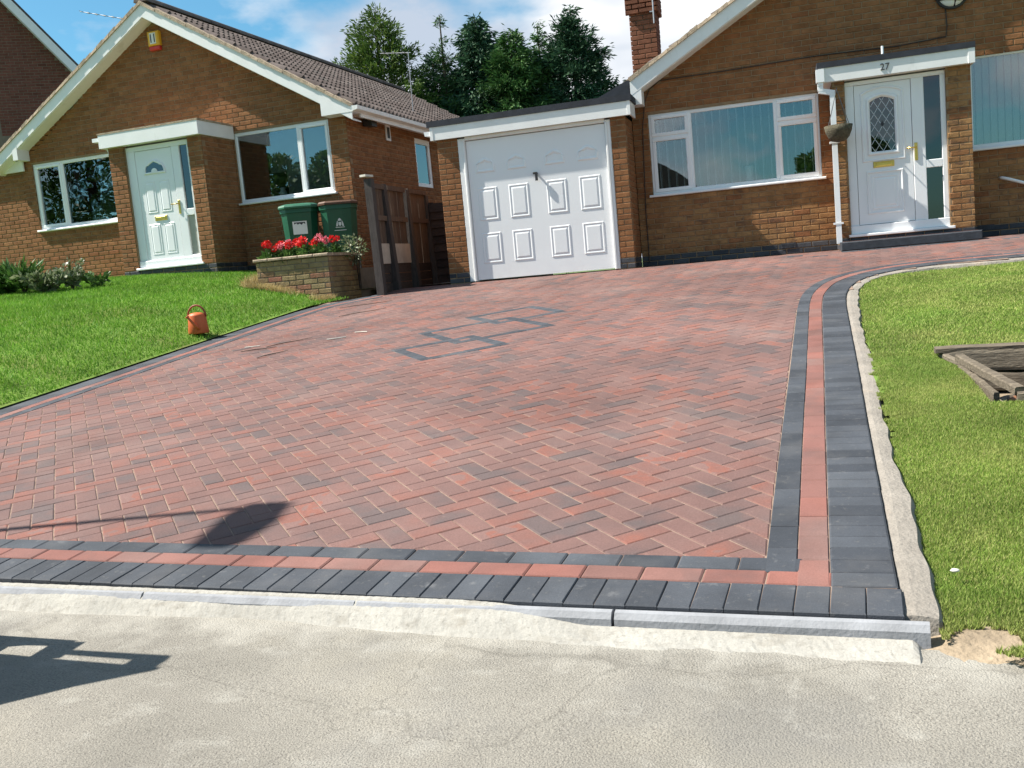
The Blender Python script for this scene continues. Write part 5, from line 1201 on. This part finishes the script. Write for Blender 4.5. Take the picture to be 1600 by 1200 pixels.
for k, (x, y, l, a) in enumerate(tw):
    c = MB(); pts = []
    for i in range(5):
        t = i/4-.5; xx = x+l*t*math.cos(a)+random.uniform(-.012,.012); yy_ = y+l*t*math.sin(a)+random.uniform(-.012,.012); pts.append((xx, yy_, zd(yy_)+.008+.004*abs(math.sin(i*2))))
    if k in (0, 2, 3): c.tube([pts[1], pts[2], pts[3]], .006, 5); tag(build(c, 'wood_stick', 'stone'), 'short pale stick lying on the red block paving', 'stick', 'pale sticks on the driveway')
    else: c.tube(pts, [.003, .0045, .0045, .004, .002], 5); tag(build(c, 'twig', 'bark'), 'thin dark twig dropped on the red block paving', 'twig', 'twigs on the driveway')
# ------------------------------------------------------------------ conifers behind the garage
def conifer(label, x, y, base, top, R, mt, n, p=.75, bare=0., lean=0., spiky=.5, leaf=.30, droop=.35, skip=.0, low=.08):
    an = (x, y, base); t = thing('conifer', label, 'tree', an, 0, 'conifers behind the garage'); Hh = top-base
    c = MB(); c.tube([(x, y, base), (x+lean*.5, y, base+Hh*.5), (x+lean, y, top-.05)], [.16, .09, .015], 7); build(c, 'trunk', 'bark', t)
    nb = int(Hh*17); limbs = []; c = MB()
    for k in range(nb):
        q = low + (1-low)*(k+random.random())/nb
        if q > 1-bare*.4 and random.random() < .5: continue
        a = k*2.4 + random.uniform(-.3, .3); rr = R*(1-q)**p*(1-spiky*.5+spiky*random.random()) + .06
        p0 = Vector((x+lean*q, y, base+Hh*q)); p1 = p0 + Vector((math.cos(a)*rr, math.sin(a)*rr, rr*(.28 if q > .7 else -.02)))
        c.tube([p0, p0.lerp(p1, .6)+Vector((0,0,.05*rr)), p1], [.03*(1-q)+.008, .016*(1-q)+.006, .004], 4); limbs.append((p0, p1, rr, q))
    build(c, 'limbs', 'bark' if not bare else 'dead_twig', t)
    wts = np.array([l[2]**1.5+.05 for l in limbs]); wts /= wts.sum(); pick = np.random.choice(len(limbs), n, p=wts)
    P0 = np.array([l[0] for l in limbs])[pick]; P1 = np.array([l[1] for l in limbs])[pick]; RR = np.array([l[2] for l in limbs])[pick][:,None]; Q = np.array([l[3] for l in limbs])[pick][:,None]
    f = np.random.rand(n, 1)**.55; bare_ = (Q > 1-bare*.45) & (np.random.rand(n, 1) < .8); f = np.where(bare_, f*.2, f)
    sg = .06 + .17*RR*(1-.5*f)
    C_ = P0 + (P1-P0)*(.12+.88*f) + np.random.randn(n, 3)*sg*np.array([1, 1, .6]) - np.array([0, 0, 1])*droop*.15*f
    D_ = P1-P0; D_ /= np.linalg.norm(D_, axis=1)[:,None]
    # sprays: the leaves of one spray share a direction and sit close together
    D_ = D_ + np.random.uniform(-.55, .55, (n, 3)) + np.array([0, 0, -droop]); D_ /= np.linalg.norm(D_, axis=1)[:,None]
    S_ = np.cross(D_, np.random.uniform(-1, 1, (n, 3))); S_ /= np.linalg.norm(S_, axis=1)[:,None]
    K = 4; out = []
    for q in range(K):
        off = S_*((q-1.5)*leaf*.16)*np.random.uniform(.6, 1.4, (n, 1)) + D_*leaf*.3*np.random.uniform(-1, 1, (n, 1))
        d2 = D_ + S_*((q-1.5)*.45) + np.random.uniform(-.25, .25, (n, 3)); d2 /= np.linalg.norm(d2, axis=1)[:,None]
        s2 = np.cross(d2, np.random.uniform(-1, 1, (n, 3))); s2 /= np.linalg.norm(s2, axis=1)[:,None]
        l_ = leaf*.62*np.random.uniform(.6, 1.3, (n, 1)); c_ = C_ + off
        out.append(np.stack([c_, c_+d2*l_*.5+s2*l_*.13, c_+d2*l_, c_+d2*l_*.5-s2*l_*.13], axis=1))
    arr = np.concatenate(out).reshape(-1, 3)
    mesh_np('crown', rel(arr, an), 4, mt, t)
    return t
conifer('broad yellow-green conifer with a rounded top above the tiled roof', -11.9, 29.0, 1.0, 9.5, 3.0, 'conifer_light', 23047, .74, spiky=.6, leaf=.26, droop=-.25)
conifer('dark conifer tucked behind the yellow-green one', -10.55, 30.2, 1.0, 8.1, 1.9, 'conifer_dark', 13618, .7, leaf=.26, droop=.1)
conifer('spindly spruce with a long bare leader', -9.95, 29.5, 1.0, 9.2, 1.7, 'conifer_mid', 9638, .95, bare=.75, spiky=.8, leaf=.2, droop=.1)
conifer('tall dark weeping conifer with a single pointed top', -8.9, 29.8, 1.0, 9.0, 1.95, 'conifer_dark', 21999, .72, spiky=.4, leaf=.32, droop=.75)
conifer('shorter pointed conifer leaning on the weeping one', -8.05, 30.3, 1.0, 7.9, 1.4, 'conifer_dark', 10476, .7, leaf=.28, droop=.6)
conifer('bushy mid-green conifer in the middle of the row', -7.7, 29.4, 1.0, 8.3, 2.0, 'conifer_mid', 21999, .72, spiky=.45, leaf=.27, droop=.3)
conifer('thin conifer with bare brown twigs showing', -6.95, 29.9, 1.0, 8.5, 1.1, 'conifer_mid', 7961, .7, bare=.5, spiky=.8, leaf=.22)
conifer('dense dark blue-green conifer with ragged bare top twigs', -5.95, 30.2, 1.0, 8.9, 1.9, 'conifer_dark', 26189, .66, bare=.32, spiky=.75, leaf=.26, droop=.15)
conifer('low green conifer filling the gap above the garage roof', -9.6, 27.5, 1.0, 5.3, 1.7, 'conifer_mid', 13618, .5, leaf=.28)
conifer('low leafy conifer touching the garage felt roof line', -6.9, 27.2, 1.0, 5.4, 1.6, 'conifer_mid', 13618, .5, leaf=.28, droop=.4)
# ------------------------------------------------------------------ grass
def grass_field(name, n, xr_, yr_, ok, zf, mt, hmin, hmax, wd, label=None):
    out = np.zeros((n*3, 3), np.float32); k = 0
    while k < n:
        x = random.uniform(*xr_); y = random.uniform(*yr_)
        if not ok(x, y): continue
        z = zf(x, y)-.022; a = random.uniform(0, 6.283); h = random.uniform(hmin, hmax); b = random.uniform(0, 6.283); ln = h*random.uniform(.1, .9); w_ = wd*random.uniform(.7, 1.3)
        out[k*3] = (x-w_*math.cos(a), y-w_*math.sin(a), z); out[k*3+1] = (x+w_*math.cos(a), y+w_*math.sin(a), z); out[k*3+2] = (x+ln*math.cos(b), y+ln*math.sin(b), z+h); k += 1
    o = mesh_np(name, out, 3, mt, None, 'stuff'); o['label'] = label; o['category'] = 'grass'; return o
def ok_left(x, y):
    if y < kerb_y(x)+.05 or (px0-.05 < x and y > py0-.02) or (x < -9.3 and y > 13.85+.046*0): return False
    if x > -11.4 and x < -9.4 and y > 13.9: return False
    return x < -6.30 - .018*math.sin(y*7) if y < 10.6 else x < -6.30 + max(0, (y-11.6))*.5 - .02
grass_field('grass', 150000, (-13.5, -5.95), (5.6, 14.6), ok_left, lawn_l, 'grass', .022, .05, .005, 'bright green mown grass of the left lawn')
_cache = {}
def ok_right(x, y):
    key = (int(x/.02), int(y/.02))
    if key not in _cache: _cache[key] = in_lawn_r(x, y, .098 + .012*math.sin(y*23+x*9) + .008*math.sin(y*51)) and not in_hole(x, y, -.02) and (y > 2.86 or (x > .39 + .03*math.sin(y*31) and y > 2.66 + .04*math.sin(x*6+1) + .025*math.sin(x*17) and math.sin(x*9+y*23)+math.sin(x*21-y*11) > -.2))
    return _cache[key]
def in_view_r(x, y):
    return ok_right(x, y) and pix((x, y, zd(y)))[0] < 1680
grass_field('grass', 240000, (.3, 3.0), (2.55, 6.6), in_view_r, lawn_r, 'grass_dry', .008, .022, .0024, 'short yellow-green grass of the near right lawn')
grass_field('grass', 100000, (.5, 4.2), (6.5, 10.9), in_view_r, lawn_r, 'grass_dry', .010, .026, .004, 'short green grass of the right lawn towards the path')
grass_field('dry_grass', 3600, (-7.5, -6.15), (12.28, 12.50), lambda x, y: random.random() < .5+.5*math.sin(x*5) and x < -6.15, lawn_l, 'straw', .03, .10, .005, 'straw-coloured dry grass at the foot of the planter')
grass_field('dry_grass', 700, (-7.6, -7.38), (12.35, 12.9), lambda x, y: True, lawn_l, 'straw', .06, .2, .005, 'straw-coloured dry grass left of the planter')
# ------------------------------------------------------------------ what stands behind and beside the camera (shadows, reflections)
lp = thing('lamp_post', 'slim grey street lamp post with flat lantern at the back of the footway', 'lamp post', (-6.5, 3.06, -.02))
c = MB(); c.tube([(-6.5, 3.06, -.05), (-6.5, 3.06, 1.2), (-6.5, 3.06, 1.21), (-6.5, 3.06, 5.35)], [.05, .05, .026, .022], 12); build(c, 'column', 'steel', lp)
c = MB(); c.prism([(2.54, 5.36), (2.58, 5.30), (2.95, 5.27), (3.10, 5.33), (3.10, 5.42), (2.85, 5.47), (2.62, 5.43)], 'x', -6.63, -6.47); build(c, 'lantern', 'steel', lp)
tr = thing('trailer', 'dark unseen stand-in trailer with slotted boards shaped to cast the footway shadow', 'trailer', (-3.8, 1.2, -.09))
def shadow_board(x):  # unseen board, outline and slots shaped to cast the shadow on the footway
    c = MB()
    c.prism([(2.05, .82), (2.16, 1.05), (2.25, 1.32), (2.27, 1.32), (2.41, .70), (2.46, .50), (2.50, .30), (.2, .30), (.2, .82)], 'x', x-.02, x+.02)        # main sheet
    c.prism([(2.68, .12), (2.55, .72), (2.50, .72), (2.535, .50), (2.53, .30), (2.30, .12)], 'x', x-.019, x+.019)
    c.prism([(2.475, .73), (2.36, 1.30), (2.31, 1.31), (2.44, .73)], 'x', x-.018, x+.018)
    for (a, b, h0, h1) in ((2.40, 2.53, .66, .78), (2.42, 2.53, .28, .42), (2.24, 2.35, 1.18, 1.305)): c.box(x-.017, x+.017, a, b, h0, h1)
    return c
for x in (-3.10, -4.4): build(shadow_board(x), 'shadow_board', 'trailer_blue', tr)
c = MB(); c.box(-4.38, -3.12, .2, 2.3, .28, .33); build(c, 'bed', 'plank_brown', tr)
c = MB(); c.box(-4.38, -3.12, .16, .2, .3, .82); build(c, 'headboard', 'trailer_blue', tr)
for x in (-3.02, -4.48):
    w_ = MB(); w_.tube([(x-.06, 1.2, .18), (x+.06, 1.2, .18)], .27, 24); wo = build(w_, 'wheel', 'rubber', tr); w_ = MB(); w_.tube([(x-.065, 1.2, .18), (x+.065, 1.2, .18)], .13, 16); build(w_, 'rim', 'steel', wo)
c = MB(); c.beam((-3.75, .2, .25), (-3.75, -1.0, .22), .08, .08); build(c, 'drawbar', 'steel', tr)
# houses and trees over the road
def far_house(x, y, label, slope=.8):
    t = thing('house', label, 'house', (x, y, -.2)); c = MB(); c.box(x-4, x+4, y-8, y, -.3, 3.6); build(c, 'wall', 'brick', t)
    c = MB(); c.prism([(x-4.4, 3.5), (x+4.4, 3.5), (x, 3.5+4.4*slope)], 'y', y-8.3, y+.3); build(c, 'roof', 'tile', t)
    for k in (-2.2, 2.0):
        w_ = MB(); w_.box(x+k-.9, x+k+.9, y+.002, y+.05, 1.0, 2.3); wo = build(w_, 'window', 'upvc', t); w_ = MB(); w_.box(x+k-.8, x+k+.8, y+.051, y+.06, 1.1, 2.2); build(w_, 'pane', 'window_glass', wo)
far_house(-30, -22, 'brick bungalow with steep tiled gable across the road to the left')
far_house(-7.4, -17, 'brick bungalow with steep tiled gable across the road opposite the garage')
def broad_tree(x, y, h, R, label, mt='leaf_mid'):
    an = (x, y, -.3); t = thing('broadleaf_tree', label, 'tree', an, 0, 'trees across the road'); c = MB(); c.tube([(x, y, -.3), (x+.1, y, h*.4), (x, y, h*.8)], [.22, .15, .05], 8)
    for k in range(9): a = k*2.4; c.tube([(x, y, h*(.3+.05*k)), (x+R*.8*math.cos(a), y+R*.8*math.sin(a), h*(.5+.045*k))], [.07, .02], 5)
    build(c, 'trunk', 'bark', t)
    lobes = [(x+R*.6*math.cos(k*2.4)*random.uniform(.3, 1), y+R*.6*math.sin(k*2.4)*random.uniform(.3, 1), h*random.uniform(.4, .92), R*random.uniform(.3, .5)) for k in range(16)]
    def fn():
        l = random.choice(lobes); d = rnd_dir(); r = l[3]*random.random()**.4; return (l[0]+d.x*r, l[1]+d.y*r, l[2]+d.z*r*.8), d
    mesh_np('crown', rel(leaf_cloud(12000, fn, .26, .8, .55), an), 4, mt, t)
broad_tree(-37, -11, 12, 5.0, 'spreading green tree across the road beyond the left lawn')
broad_tree(-24.5, -12, 7.5, 2.6, 'rounded green tree across the road between the two houses')
broad_tree(2.6, -20, 5.2, 2.2, 'small green tree across the road opposite the numbered porch')
broad_tree(13, -24, 5.5, 3.0, 'green tree across the road beyond the right house')
